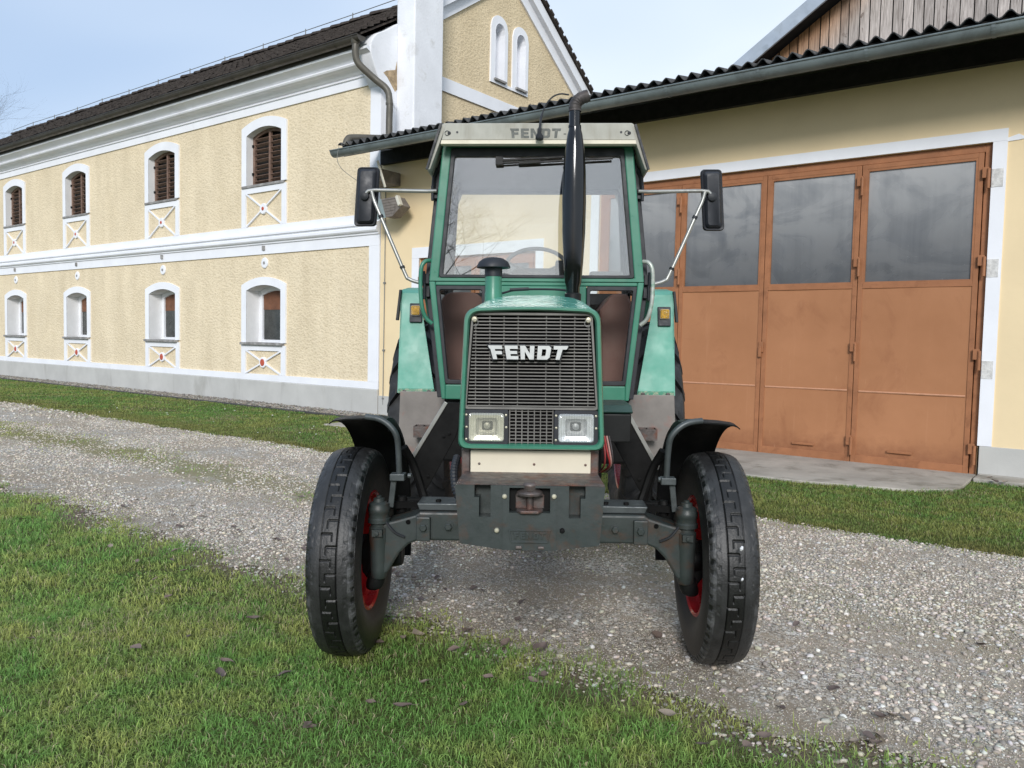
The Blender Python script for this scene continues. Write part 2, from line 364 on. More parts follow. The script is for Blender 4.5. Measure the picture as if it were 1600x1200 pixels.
def seg_top(zs, zc, semi=False):
    if semi: return lambda u: zs+(zc-zs)*math.sqrt(max(0, 1-u*u))
    return lambda u: zs+(zc-zs)*(1-u*u)
def wall_slices(mb, a0, a1, z0, ztop, cols, place, n=12):
    """cols: list of (al, ar, [(zsill, topfun), ...]); flat skin with openings"""
    def strip(x0, x1, zl0, zl1, zr0, zr1): mb.add([place(x0, zl0), place(x1, zr0), place(x1, zr1), place(x0, zl1)], [(0, 1, 2, 3)])
    cur = a0
    for al, ar, ops in sorted(cols, key=lambda c: c[0]):
        m = 1 if not callable(ztop) else 10
        strip_range(mb, cur, al, z0, ztop, place, m)
        for k in range(n):
            x0 = al+(ar-al)*k/n; x1 = al+(ar-al)*(k+1)/n; u0, u1 = 2*k/n-1, 2*(k+1)/n-1
            zl = zr = z0
            for zs, tf in ops:
                strip(x0, x1, zl, zs, zr, zs); zl, zr = tf(u0), tf(u1)
            t0 = ztop(x0) if callable(ztop) else ztop; t1 = ztop(x1) if callable(ztop) else ztop
            strip(x0, x1, zl, t0, zr, t1)
        cur = ar
    strip_range(mb, cur, a1, z0, ztop, place, 1 if not callable(ztop) else 10)
def strip_range(mb, x0, x1, z0, ztop, place, m):
    for k in range(m):
        a = x0+(x1-x0)*k/m; b = x0+(x1-x0)*(k+1)/m
        t0 = ztop(a) if callable(ztop) else ztop; t1 = ztop(b) if callable(ztop) else ztop
        mb.add([place(a, z0), place(b, z0), place(b, t1), place(a, t0)], [(0, 1, 2, 3)])
def arch_outline(al, ar, zs, tf, n=12):
    pts = [(al, zs)] + [(al+(ar-al)*k/n, tf(2*k/n-1)) for k in range(n+1)] + [(ar, zs)]
    return pts

# ================================================================== FARMHOUSE
OF = (-11, 0, 0)
farm = thing('farmhouse', 'long cream two-storey farmhouse with white trim, arched windows and a gable', 'farmhouse', bl(*OF), (0, 0, ROTB))
def fb(mb, name, mat, parent=None, **k):
    return mb.build(name, M[mat] if isinstance(mat, str) else mat, parent or farm, off=OF, **k)
FC = [-14.52, -18.58, -23.03, -27.07, -31.2]
SL, SR = -37.0, -10.97
up_top, lo_top = seg_top(5.72, 5.85), seg_top(2.41, 2.52)
w_ = MB()
wall_slices(w_, SL, SR, .45, 6.5, [(c-.6, c+.6, [(1.29, lo_top), (4.66, up_top)]) for c in FC], lambda a, z: (a, 0, z))
fb(w_, 'wall', 'stucco')
# far end wall and back, so that it is a closed house
w_ = MB(); w_.add([(SL,0,0),(SL,7.58,0),(SL,7.58,6.7),(SL,3.79,9.4),(SL,0,6.7)], [(0,1,2,3,4)]); w_.add([(SL,7.58,0),(SR,7.58,0),(SR,7.58,6.7),(SL,7.58,6.7)], [(0,1,2,3)])
fb(w_, 'wall', 'smoothwall')
fb(MB().prism([(-.045,-.05),(-.045,.46),(-.03,.475),(.02,.475),(.02,-.05)], 'x', SL, SR), 'plinth', 'plinth', bevel=.006)
fb(MB().box(SL, SR, -.032, .02, .476, .61), 'base_band', 'white')
fb(MB().prism([(.01,3.17),(-.03,3.17),(-.03,3.37),(-.06,3.38),(-.06,3.41),(-.10,3.425),(-.12,3.45),(-.12,3.495),(-.085,3.525),(-.13,3.55),(-.13,3.585),(-.05,3.615),(-.03,3.63),(-.03,3.77),(.01,3.77)], 'x', SL, SR), 'band_course', 'white')
fb(MB().prism([(.01,6.15),(-.03,6.15),(-.03,6.31),(-.06,6.32),(-.06,6.345),(-.045,6.355),(-.08,6.38),(-.11,6.415),(-.17,6.45),(-.21,6.455),(-.25,6.475),(-.268,6.505),(-.25,6.53),(-.225,6.54),(-.26,6.575),(-.33,6.62),(-.40,6.655),(-.40,6.70),(.01,6.70)], 'x', SL, SR), 'cornice', 'white')
for z0, z1 in ((.612, 3.168), (3.772, 6.148)):
    fb(MB().box(-11.25, SR+.003, -.031, .01, z0, z1), 'corner_pilaster', 'white')

def window(c, upper):
    if upper: zs, tf, dep, oz = 4.66, up_top, .13, seg_top(5.89, 6.05)
    else: zs, tf, dep, oz = 1.29, lo_top, .30, seg_top(2.53, 2.69)
    zb = 3.772 if upper else .612
    al, ar = c-.6, c+.6
    # reveal (white plaster sides of the opening)
    ol = arch_outline(al, ar, zs, tf)
    mb = MB(); n = len(ol)
    mb.add([(a, -.03, z) for a, z in ol]+[(a, dep+.12, z) for a, z in ol], [(i, i+1, n+i+1, n+i) for i in range(n-1)]+[(n-1, 0, n, 2*n-1)])
    win = fb(mb, 'window', 'reveal', smooth=False)
    oo = arch_outline(c-.78, c+.77, zs, oz)
    mb = MB()
    k = len(oo)
    vs = [(a, -.034, z) for a, z in oo]+[(a, -.034, z) for a, z in ol]+[(a, .0, z) for a, z in oo]+[(a, .0, z) for a, z in ol]
    fs = []
    for i in range(k-1):
        fs += [(i, i+1, k+i+1, k+i), (2*k+i, 2*k+i+1, i+1, i)]
    mb.add(vs, fs); fb(mb, 'surround', 'white', win)
    # ornament panel below the sill
    mb = MB()
    zt = zs-.055
    mb.box(c-.78, c-.63, -.034, .0, zb, zt); mb.box(c+.62, c+.77, -.034, .0, zb, zt); mb.box(c-.628, c+.618, -.034, .0, zt-.12, zt)
    z1 = zt-.12
    for sg in (1, -1):
        mb.beam((c-.625*sg, -.012-.004*sg, zb), (c+.617*sg, -.012-.004*sg, z1), .03, .055, (0, 1, 0))
    zc = (zb+z1)/2
    mb.lathe([(.001, -.046), (.105, -.046), (.115, -.035), (.115, 0)], (c, 0, zc), 'y', 20)
    pn = fb(mb, 'panel_ornament', 'white', win)
    r = .042 if upper else .078
    fb(MB().lathe([(.001, -.056), (r*.8, -.056), (r, -.047)], (c, 0, zc), 'y', 16), 'rosette', 'redrosette', win)
    fb(MB().box(c-.75, c+.70, -.10 if not upper else -.06, dep-.01, zs-.055, zs), 'sill', 'sill', win, bevel=.008)
    yb = dep
    if upper:
        mb = MB()
        il = [(a, z) for a, z in arch_outline(al+.001, ar-.001, zs+.001, lambda u: tf(u)-.001)]
        inn = [(c+(a-c)*.88, zs+.05+(z-zs)*.90) for a, z in il]
        mb.ring(il, inn, yb, yb+.05)
        mb.box(c-.03, c+.03, yb-.008, yb+.05, zs+.05, tf(0)-.06)
        for j in range(9):
            for sg in (-1, 1):
                z = zs+.10+j*.112+rnd.uniform(-.008, .008)
                if z > tf(.5)-.06: continue
                tl = rnd.uniform(-.006, .006)
                x0, x1 = (c-.535, c-.035) if sg < 0 else (c+.035, c+.535)
                mb.beam((x0, yb+.03, z-tl), (x1, yb+.03, z+tl), .075, .012, (0, .55, .83))
        fb(mb, 'shutter', 'shutter', win)
        fb(MB().prism(il, 'y', yb+.11, yb+.115), 'pane', 'void', win)
        for z in (zs+.25, zs+.85): fb(MB().box(al+.005, al+.05, yb-.03, yb+.0, z, z+.05), 'hinge', 'black', win)
    else:
        il = arch_outline(al+.002, ar-.002, zs+.002, lambda u: tf(u)-.002)
        inn = [(c+(a-c)*.80, zs+.06+(z-zs)*.87) for a, z in il]
        fb(MB().ring(il, inn, yb, yb+.07), 'frame', 'white_old', win)
        zm = zs+.72
        lowp = [(c-.48, zs+.05), (c+.48, zs+.05), (c+.48, zm), (c-.48, zm)]
        fb(MB().prism(lowp, 'y', yb+.045, yb+.05), 'pane', 'darkpane', win)
        upp = [(c-.48, zm)]+[(a, z) for a, z in inn[1:-1]]+[(c+.48, zm)]
        fb(MB().prism(upp, 'y', yb+.035, yb+.04), 'upper_board', 'brownboard', win)
        fb(MB().prism(il, 'y', yb+.10, yb+.105), 'backing', 'void', win)
for c in FC: window(c, True); window(c, False)
for c in FC:
    mb = MB(); mb.lathe([(.001, -.03), (.10, -.03), (.115, -.02), (.115, .0)], (c+.03, 0, 2.985), 'y', 20)
    rs = fb(mb, 'plaster_disc', 'white'); fb(MB().lathe([(.001, -.04), (.03, -.04), (.035, -.031)], (c+.03, 0, 2.985), 'y', 12), 'boss', 'sill', rs)
    fb(MB().box(c-.01, c+.07, -.06, -.031, 3.25, 3.345), 'drop_block', 'sill')

# gable wall
def rake(y): return 9.28-.677*abs(y-3.79)
g_ = MB()
ntop = [(3.26, 3.60), (4.03, 4.37)]
wall_slices(g_, 0.0, 7.58, 0.0, lambda a: rake(a)+.3, [(a, b, [(7.1, seg_top(8.12, 8.30, True))]) for a, b in ntop], lambda a, z: (SR, a, z))
fb(g_, 'gable_wall', 'stucco_gable')
for a, b in ntop:
    ol = arch_outline(a, b, 7.1, seg_top(8.12, 8.30, True), 14); n = len(ol)
    mb = MB(); mb.add([(SR+.04, y, z) for y, z in ol]+[(SR-.18, y, z) for y, z in ol], [(i, i+1, n+i+1, n+i) for i in range(n-1)]+[(n-1, 0, n, 2*n-1), tuple(range(n, 2*n))])
    ni = fb(mb, 'niche', 'white')
    oo = arch_outline(a-.14, b+.11, 7.0, seg_top(8.18, 8.46, True), 14)
    mb = MB(); mb.add([(SR+.035, y, z) for y, z in oo]+[(SR+.035, y, z) for y, z in ol]+[(SR, y, z) for y, z in oo],
        [(i, i+1, n+i+1, n+i) for i in range(n-1)]+[(i, 2*n+i, 2*n+i+1, i+1) for i in range(n-1)]+[(n-1, 0, n, 2*n-1)])
    fb(mb, 'surround', 'white', ni)
    fb(MB().box(SR-.17, SR+.09, a-.03, b+.03, 7.06, 7.10), 'sill', 'sill', ni)
fb(MB().box(SR, SR+.03, 3.72, 3.91, 7.0, 7.06), 'niche_band', 'white')
fb(MB().box(SR-.01, SR+.034, 1.15, 7.35, 6.41, 6.68), 'gable_band', 'white')
mb = MB()
mb.prism([(3.79, rake(3.79)), (7.85, rake(7.85)), (7.85, rake(7.85)+.27), (3.79, rake(3.79)+.27)], 'x', SR-.02, SR+.05)
mb.prism([(3.79, rake(3.79)), (1.15, rake(1.15)), (1.15, rake(1.15)+.27), (3.79, rake(3.79)+.27)], 'x', SR-.02, SR+.05)
fb(mb, 'rake_band', 'white')
mb = MB()
mb.prism([(3.79, rake(3.79)+.27), (8.0, rake(8.0)+.27), (8.0, rake(8.0)+.55), (3.79, rake(3.79)+.55)], 'x', SR-.02, SR+.17)
mb.prism([(3.79, rake(3.79)+.27), (1.15, rake(1.15)+.27), (1.15, rake(1.15)+.55), (3.79, rake(3.79)+.55)], 'x', SR-.02, SR+.17)
fb(mb, 'verge_board', 'white')
fb(MB().box(SR-.3, SR+.004, -.001, .37, 4.4, 6.35), 'corner_return', 'white_old')
# eaves corbel of the fire wall, irregular lime plaster
cb_ = bez([(.36, 5.72, 0), (.15, 5.90, 0), (-.05, 6.10, 0), (-.22, 6.38, 0), (-.31, 6.62, 0), (-.30, 6.80, 0), (-.16, 6.98, 0), (.05, 7.10, 0), (.36, 7.32, 0)], 4)
fb(MB().prism([(p.x, p.y) for p in cb_], 'x', SR-.32, SR+.02), 'eaves_corbel', 'white_old', bevel=.015)
fb(MB().prism([(.34, 6.62), (.30, 6.45), (.08, 6.38), (.0, 6.32), (.10, 6.26), (.30, 6.05), (.35, 6.1)], 'x', SR+.01, SR+.024), 'bare_plaster_patch', paint('exposed_plaster', (.42, .31, .19), .9, 0, .5, 12, .8, 40, .02), label='bare brown patch where the plaster has fallen off')
fb(MB().box(SR-.02, -10.52, .36, 1.15, 4.4, 10.6), 'corner_pier', 'white_old', bevel=.03, seg=3)

# roof: courses of plain tiles
def roofz(y): return 9.53-.612*(3.79-y)
RV = 9.86
mb = MB(); ncr, y0r = 27, -.55
for i in range(ncr):
    ya = y0r+(3.85-y0r)*i/ncr; yb = y0r+(3.85-y0r)*(i+1)/ncr+.05
    s = SL-.3
    while s < SR-.03:
        wd = .24; e = min(s+wd-.006, SR-.02); l = rnd.uniform(-.006, .006); t = rnd.uniform(.0, .008); sh = rnd.uniform(-.012, .012)
        za = roofz(ya)+.055+t; zb = roofz(yb)+.02
        mb.add([(s, ya+sh, za-.03), (e, ya+sh, za-.03+l), (e, ya+sh, za+l), (s, ya+sh, za), (e, yb, zb), (s, yb, zb)], [(0, 1, 2, 3), (3, 2, 4, 5)])
        s += wd
roof = fb(mb, 'roof', 'rooftile')
fb(MB().prism([(-.5, roofz(-.5)-.04), (3.79, roofz(3.79)-.04), (8.25, roofz(3.79)-.04-.6*4.46), (8.25, roofz(3.79)+.06-.6*4.46), (3.79, roofz(3.79)+.06), (3.79, roofz(3.79)+.0), (-.5, roofz(-.5)+.0)], 'x', SL-.3, SR-.05), 'roof_deck', 'rooftile')
mb = MB(); mb.prism([(3.79, RV+.02), (8.25, RV-.02-.683*4.46), (8.25, RV+.05-.683*4.46), (3.79, RV+.09)], 'x', SR-.06, SR+.23)
for k in range(22):
    y = 3.9+k*.2; z = RV+.05-.683*(y-3.79); mb.beam((SR+.05, y, z+.03), (SR+.25, y, z+.03), .16, .045+rnd.uniform(0, .02), (0, .56, .83))
fb(mb, 'verge_tiles', 'rooftile')
mb = MB(); s = SL
while s < SR-.1:
    r = .12+rnd.uniform(-.01, .02); zz = roofz(3.79)+.02+rnd.uniform(-.015, .02)
    mb.loft([[(s, 3.79+r*math.cos(a), zz+r*.9*math.sin(a)) for a in [PI*k/8 for k in range(9)]], [(min(s+.42, SR-.03), 3.79+r*.82*math.cos(a), zz-.01+r*.75*math.sin(a)) for a in [PI*k/8 for k in range(9)]]])
    s += .38
fb(mb, 'ridge_tiles', 'rooftile')
mb = MB(); pts = []; s = SL
while s < SR:
    pts.append((s, 3.79, roofz(3.79)+.25+rnd.uniform(-.015, .015))); s += 1.9
    mb.tube([(s, 3.79, roofz(3.79)+.08), (s, 3.79, roofz(3.79)+.29)], .014, 5)
mb.tube(pts, .011, 5); fb(mb, 'lightning_wire', 'cable')
# gutter and downpipe
def half_gutter(mb, s0, s1, y, z, r, sag=0):
    n = 10
    for (ra, flip) in ((r, 0), (r-.008, 1)):
        mb.loft([[(s, y-ra*math.cos(PI*k/n), z-ra*math.sin(PI*k/n)) for k in range(n+1)] for s in (s0, s1)], closed=False)
    mb.tube([(s0, y-r-.004, z+.004), (s1, y-r-.004, z+.004)], .012, 8)
    for s in (s0, s1): mb.add([(s, y-r*math.cos(PI*k/n), z-r*math.sin(PI*k/n)) for k in range(n+1)], [tuple(range(n+1))])
mb = MB(); half_gutter(mb, SL-.2, SR-.03, -.50, 6.84, .10)
gt = fb(mb, 'gutter', 'gutter_brown', smooth=True)
for k in range(24):
    mb = MB(); q = SR-.7-k*1.07; mb.loft([[(q+d, -.5-.108*math.cos(PI*j/8), 6.84-.108*math.sin(PI*j/8)) for j in range(9)] for d in (0, .03)], closed=False)
    fb(mb, 'bracket', 'gutter_brown', gt)
fb(MB().box(SL, SR-.33, -.42, .0, 6.705, 6.80), 'soffit', 'gutter_brown')  # dark board stands in for the gutter's shadow above the cornice
mb = MB(); mb.tube(bez([(-11.15, -.5, 6.76), (-11.15, -.5, 6.55), (-11.12, -.44, 6.38), (-10.95, -.22, 6.15), (-10.78, -.08, 5.97), (-10.72, -.06, 5.75), (-10.72, -.06, 5.4), (-10.72, -.06, 5.12)], 6), .062, 14)
mb.tube([(-11.15, -.5, 6.86), (-11.15, -.5, 6.72)], [.11, .07], 14)
for z in (5.72, 5.05): mb.tube([(-10.72, -.06, z), (-10.72, -.06, z-.035)], .069, 14)
mb.tube(bez([(-10.72, -.06, 5.14), (-10.72, -.12, 5.07), (-10.73, -.3, 5.03), (-10.78, -.85, 4.93), (-10.79, -.97, 4.88), (-10.79, -1.02, 4.76)], 5), .066, 14)
fb(mb, 'downpipe', 'pipe', smooth=True)

# ================================================================== GARAGE
OG = (-4, 0, 0)
gar = thing('garage', 'low cream garage with rust-brown folding doors and a black corrugated lean-to roof', 'garage', bl(*OG), (0, 0, ROTB))
def gb(mb, name, mat, parent=None, **k):
    return mb.build(name, M[mat] if isinstance(mat, str) else mat, parent or gar, off=OG, **k)
GL, GR = -10.955, 4.0; YW = -.012
w_ = MB()
flat = lambda z: (lambda u: z)
wall_slices(w_, GL, GR, .36, 4.75, [(-9.96, -7.4, [(.36, flat(2.88))]), (-6.25, -1.17, [(.36, flat(3.77))])], lambda a, z: (a, YW, z), n=1)
for a in (-9.96, -7.4, -6.25, -1.17):
    t = 2.88 if a < -7 else 3.77
    w_.add([(a, YW, 0), (a, .2, 0), (a, .2, t), (a, YW, t)], [(0, 1, 2, 3)])
w_.add([(-9.96, YW, 2.88), (-7.4, YW, 2.88), (-7.4, .2, 2.88), (-9.96, .2, 2.88)], [(0, 1, 2, 3)]); w_.add([(-6.25, YW, 3.77), (-1.17, YW, 3.77), (-1.17, .2, 3.77), (-6.25, .2, 3.77)], [(0, 1, 2, 3)])
w_.add([(GR, YW, 0), (GR, 7, 0), (GR, 7, 6), (GR, YW, 4.75)], [(0, 1, 2, 3)])
gb(w_, 'wall', 'smoothwall')
for a, b in ((GL, -9.98), (-7.38, -6.27), (-1.15, GR)): gb(MB().box(a, b, YW-.02, .1, -.05, .362), 'plinth', 'plinth', bevel=.006)
mb = MB(); mb.box(-1.14, GR, YW-.06, YW, -.02, .05); gb(mb, 'footing', 'concrete', bevel=.01)
mb = MB()
mb.box(-6.39, -6.25, YW-.018, .0, .365, 3.77); mb.box(-1.17, -1.03, YW-.018, .0, .365, 3.77); mb.box(-6.39, -1.03, YW-.018, .0, 3.772, 3.905)
mb.box(-10.13, -9.96, YW-.018, .0, .365, 2.88); mb.box(-7.4, -7.25, YW-.018, .0, .365, 2.88); mb.box(-10.13, -7.25, YW-.018, .0, 2.882, 3.07)
gb(mb, 'door_surround', 'white')
gb(MB().prism([(-1.03, 3.80), (-.93, 3.83), (-.88, 3.80), (-.84, 3.775), (-.93, 3.765), (-1.03, 3.76)], 'y', YW-.012, .0), 'plaster_patch', 'white', label='small white plaster smear beside the lintel')
# frame and leaves
def door_frame(a0, a1, zt, yf):
    mb = MB(); mb.box(a0, a0+.075, yf, yf+.07, .0, zt); mb.box(a1-.075, a1, yf, yf+.07, 0, zt); mb.box(a0+.075, a1-.075, yf, yf+.07, zt-.085, zt)
    return gb(mb, 'door_frame', 'doorframe', bevel=.004)
def leaf(a0, a1, z0, z1, pz0, pz1, yf, bead=None, handle=None, lock=False):
    """steel leaf: sheet below, glazed above"""
    mb = MB(); fr = .055
    mb.box(a0, a0+fr, yf, yf+.045, z0, z1); mb.box(a1-fr, a1, yf, yf+.045, z0, z1)
    mb.box(a0+fr, a1-fr, yf, yf+.045, z1-fr, z1); mb.box(a0+fr, a1-fr, yf, yf+.045, pz0-.06, pz0); mb.box(a0+fr, a1-fr, yf, yf+.045, z0, z0+.10)
    lf = gb(mb, 'door_leaf', 'doorframe', bevel=.004)
    nx, nz = 8, 14; mb = MB(); vs = []; fs = []
    for j in range(nz+1):
        for i in range(nx+1):
            u, v = i/nx, j/nz; x = a0+fr+(a1-a0-2*fr)*u; z = z0+.1+(pz0-.06-z0-.1)*v
            vs.append((x, yf+.012+.006*math.sin(3*u+5*v+a0)*math.sin(PI*u), z))
    for j in range(nz):
        for i in range(nx): a = j*(nx+1)+i; fs.append((a, a+1, a+nx+2, a+nx+1))
    mb.add(vs, fs); gb(mb, 'sheet_panel', 'door', lf, smooth=True)
    if bead: gb(MB().tube([(a0+fr+.01, yf+.010, bead), (a1-fr-.01, yf+.010, bead+.005)], .012, 6), 'weld_bead', 'weld', lf, smooth=True)
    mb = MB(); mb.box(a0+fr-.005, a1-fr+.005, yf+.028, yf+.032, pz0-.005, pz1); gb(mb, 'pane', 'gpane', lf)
    mb = MB(); b = .022; x0, x1 = a0+fr, a1-fr
    mb.box(x0, x0+b, yf+.004, yf+.028, pz0, z1-fr); mb.box(x1-b, x1, yf+.004, yf+.028, pz0, z1-fr); mb.box(x0+b, x1-b, yf+.004, yf+.028, pz0, pz0+b); mb.box(x0+b, x1-b, yf+.004, yf+.028, pz1-b, z1-fr)
    gb(mb, 'glazing_bead', 'doorframe', lf)
    if handle: gb(MB().beam((handle-.14, yf-.018, .20), (handle+.14, yf-.018, .20), .02, .03), 'pull_bar', 'doorframe', lf, bevel=.004)
    if lock: 
        mb = MB(); mb.box(a0-.035, a0+.03, yf-.025, yf, 1.36, 1.50); mb.box(a0-.03, a0+.01, yf-.045, yf-.02, 1.30, 1.44); gb(mb, 'bolt', 'doorframe', lf, bevel=.004)
    return lf
YF = .03
door_frame(-6.25, -1.17, 3.765, YF)
edges = [-6.17, -4.93, -3.715, -2.545, -1.25]
for k in range(4):
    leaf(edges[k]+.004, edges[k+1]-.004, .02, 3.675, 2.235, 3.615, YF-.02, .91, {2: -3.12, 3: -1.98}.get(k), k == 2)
def hinge(a, z, yf):
    mb = MB(); mb.box(a-.045, a+.02, yf-.05, yf-.022, z-.02, z+.10); mb.tube([(a+.02, yf-.055, z-.14), (a+.02, yf-.055, z+.08)], .018, 8)
    gb(mb, 'hinge', 'doorframe', None, bevel=.003)
for a, zz in ((-1.215, (3.40, 2.42, 1.36, .28)), (-2.545, (3.44, 2.46, 1.42, .26)), (-4.93, (3.42, 2.42))):
    for z in zz: hinge(a, z, YF-.02)
mm = paint('chipped_pale_mortar', (.62, .61, .59), .9, 0, .25, 20, .8, 40, .01)
for z in (3.36, 2.36, 1.22): gb(MB().box(-1.165, -1.055, YW-.024, YW-.018, z-.09, z+.11), 'hinge_plate', mm)
door_frame(-9.96, -7.4, 2.875, YF)
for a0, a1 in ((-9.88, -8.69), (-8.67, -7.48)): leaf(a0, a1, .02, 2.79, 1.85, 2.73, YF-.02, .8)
hinge(-9.92, 2.45, YF-.02); hinge(-9.92, 1.9, YF-.02)
# roof
PIT = math.tan(math.radians(11)); RZ = 4.80
mb = MB(); ns = int((GR+.3-(-10.93))/.02213); secs = []
for yy in (-1.08, .4, 2.5, 7.2):
    secs.append([(-10.93+i*.02213, yy+.012*math.sin(i*.9), RZ+PIT*(yy+1.0)+.036*math.sin(2*PI*i/8)) for i in range(ns)])
mb.loft(secs, closed=False)
secs2 = [[(p[0], p[1]+.004, p[2]-.012) for p in s] for s in secs]; mb.loft(secs2, closed=False)
e0, e1 = secs[0], secs2[0]
mb.add(e0+e1, [(i, i+1, ns+i+1, ns+i) for i in range(ns-1)])
gb(mb, 'roof', 'fibre', smooth=True)
mb = MB(); mb.prism([(-1.0, RZ-.07), (7, RZ-.07+PIT*8), (7, RZ-.03+PIT*8), (-1.0, RZ-.03)], 'x', -10.9, GR+.25)
gb(mb, 'soffit', 'soffit')
gb(MB().box(-10.9, GR, -.10, YW, 4.62, 4.86), 'wall_plate', 'soffit')
gb(MB().box(-10.9, GR, -.97, -.95, 4.60, 4.74), 'fascia_board', 'soffit')
gb(MB().box(-10.5, GR-.2, .24, .26, .0, 4.4), 'inner_backing', 'void')
mb = MB(); half_gutter(mb, -11.02, GR+.3, -1.08, 4.67, .10); gg = gb(mb, 'gutter', 'gutter_zinc', smooth=True)
for k in range(13):
    mb = MB(); q = -10.55+k*1.18; mb.loft([[(q+d, -1.08-.106*math.cos(PI*j/10), 4.67-.106*math.sin(PI*j/10)) for j in range(11)] for d in (0, .035)], closed=False)
    gb(mb, 'bracket', 'gutter_zinc', gg)
# purlin end, strut and boxed beam under the left eaves
gb(MB().box(-10.93, -10.45, -.62, -.02, 4.20, 4.43), 'purlin', paint('weathered_beam', (.20, .18, .16), .85, 0, .45, 7, .6, 30, .01), bevel=.01)
gb(MB().beam((-10.28, -.75, 4.5), (-10.22, -.62, 4.06), .05, .03), 'strut', 'palebox', bevel=.004)
mb = MB(); mb.tube([(-10.82, YW-.02, 4.3), (-10.82, YW-.02, 2.6), (-10.83, YW-.02, .2)], .008, 6)
for z in (2.45, 1.2, .3): mb.box(-10.85, -10.80, YW-.03, YW, z, z+.03)
gb(mb, 'lightning_cable', 'cable')
gb(MB().tube(bez([(-10.78, -1.18, 4.72), (-10.8, -1.2, 4.5), (-10.76, -1.15, 4.36), (-10.66, -1.05, 4.24), (-10.5, -.85, 4.08)], 5), .005, 6), 'loose_wire', 'cable')
nb = thing('wooden_box', 'small weathered wooden box with slanted boards under the left end of the garage eaves', 'box', bl(-10.2, -.35, 3.75), (0, 0, ROTB))
mb = MB(); mb.prism([(-.30, .16), (.08, .17), (.22, .0), (-.02, -.17), (-.18, -.17)], 'y', -.10, .12)
nbm = paint('grey_weathered_wood', (.21, .185, .165), .85, 0, .25, 4, .6, 30, .006, ((.08, .065, .055), .5, 3))
mb.build('body', nbm, nb, bevel=.006)
mb = MB()
for k in range(6): mb.beam((-.27+k*.02, -.105, .13-k*.05), (.10-k*.012, -.105, .145-k*.05), .006, .010)
mb.build('board_edge', nbm, nb)
MB().prism([(-.52, .17), (-.31, .165), (-.19, -.17), (-.48, -.20)], 'y', -.08, -.068).build('side_sheet', paint('grey_green_sheet', (.30, .36, .35), .4, .2, .2, 4), nb)
MB().beam((.13, -.12, .17), (.21, -.12, .0), .06, .08, (0, 1, 0)).build('sensor', M['palebox'], nb, bevel=.008)

# ================================================================== TIMBER BARN
OB = (-1, 3, 0)
barn = thing('timber_barn', 'grey weathered timber gable rising behind the corrugated garage roof', 'barn', bl(*OB), (0, 0, ROTB))
def bb(mb, name, mat, parent=None, **k): return mb.build(name, M[mat] if isinstance(mat, str) else mat, parent or barn, off=OB, **k)
def brz(s): return 6.30+.65*(s+4.72) if s < 1 else 6.30+.65*(5.72)-.65*(s-1)
mb = MB(); cols = []; s = -7.2
while s < 9:
    wd = rnd.uniform(.13, .19); g = rnd.random(); yo = rnd.uniform(-.012, .008)
    e = s+wd-.015; zb = 4.9
    z0, z1 = brz(s), brz(e)
    if z0 > zb+.05:
        nz = 14
        for j in range(nz):
            pass
        base = len(mb.V)
        vs = []; 
        for j in range(nz+1):
            t = j/nz; vs += [(s, 3+yo, zb+(z0-zb)*t), (e, 3+yo, zb+(z1-zb)*t)]
            for q, zt, ss in ((0, z0, s), (1, z1, e)):
                d = zt-(zb+(zt-zb)*t)      # distance below the verge: protected, browner wood
                k = max(0, min(1, 1-(d+.55*max(0, ss+4.0))/.9))
                k2 = .75+.5*g
                gc = np.array([.50, .46, .435])*k2; oc = np.array([.42, .22, .10])*k2; cols.append(tuple(gc*(1-k)+oc*k)+(1,))
        n = len(vs)
        mb.add(vs, [(2*j, 2*j+1, 2*j+3, 2*j+2) for j in range(nz)])
        mb.add([(s, 3+yo, zb), (s, 3.03, zb), (s, 3.03, z0), (s, 3+yo, z0)], [(0, 1, 2, 3)]); cols += [(.06, .05, .04, 1)]*4
    s += wd
def plankmat():
    m, nt, out = newmat('weathered_planks'); a = nt.nodes.new('ShaderNodeVertexColor'); a.layer_name = 'Col'
    p = N(nt, 'ShaderNodeBsdfPrincipled', Roughness=.9); p.inputs['Specular IOR Level'].default_value = .15
    gr = noise(nt, 1, 6, .65, objco(nt, (38, 38, 2.2)), 1.2); kn = noise(nt, 1, 3, .5, objco(nt, (9, 9, 4)), 1.0)
    cc = mixc(nt, 1.0, a.outputs[0], ramp(nt, gr, [(.3, (.45, .42, .40)), (.65, (1.15, 1.12, 1.1))]), 'MULTIPLY')
    cc = mixc(nt, ramp(nt, kn, [(.66, 0.0), (.74, .8)]), cc, (.07, .04, .025))
    nt.links.new(cc, p.inputs['Base Color']); nt.links.new(bumpn(nt, gr, .6, .012), p.inputs['Normal']); nt.links.new(p.outputs[0], out.inputs[0]); return m
bb(mb, 'cladding', plankmat(), colors=cols)
mb = MB(); mb.prism([(-7.2, 4.8), (9, 4.8), (9, brz(9)), (1, brz(1)), (-7.2, brz(-7.2))], 'y', 3.04, 3.1); bb(mb, 'wall_backing', 'void')
mb = MB(); mb.prism([(-9, brz(-9)+.03), (1, brz(1)+.03), (1, brz(1)+.12), (-9, brz(-9)+.12)], 'y', 2.55, 8); mb.prism([(11, brz(11)+.03), (1.001, brz(1.001)+.03), (1.001, brz(1)+.12), (11, brz(11)+.12)], 'y', 2.55, 8)
bb(mb, 'roof', 'soffit')
mb = MB(); mb.prism([(-9, brz(-9)-.09), (1, brz(1)-.09), (1, brz(1)+.17), (-9, brz(-9)+.17)], 'y', 2.50, 2.546)
mb.prism([(11, brz(11)-.09), (1.002, brz(1.002)-.09), (1.002, brz(1)+.17), (11, brz(11)+.17)], 'y', 2.50, 2.546)
bb(mb, 'verge_flashing', 'steel', bevel=.008)

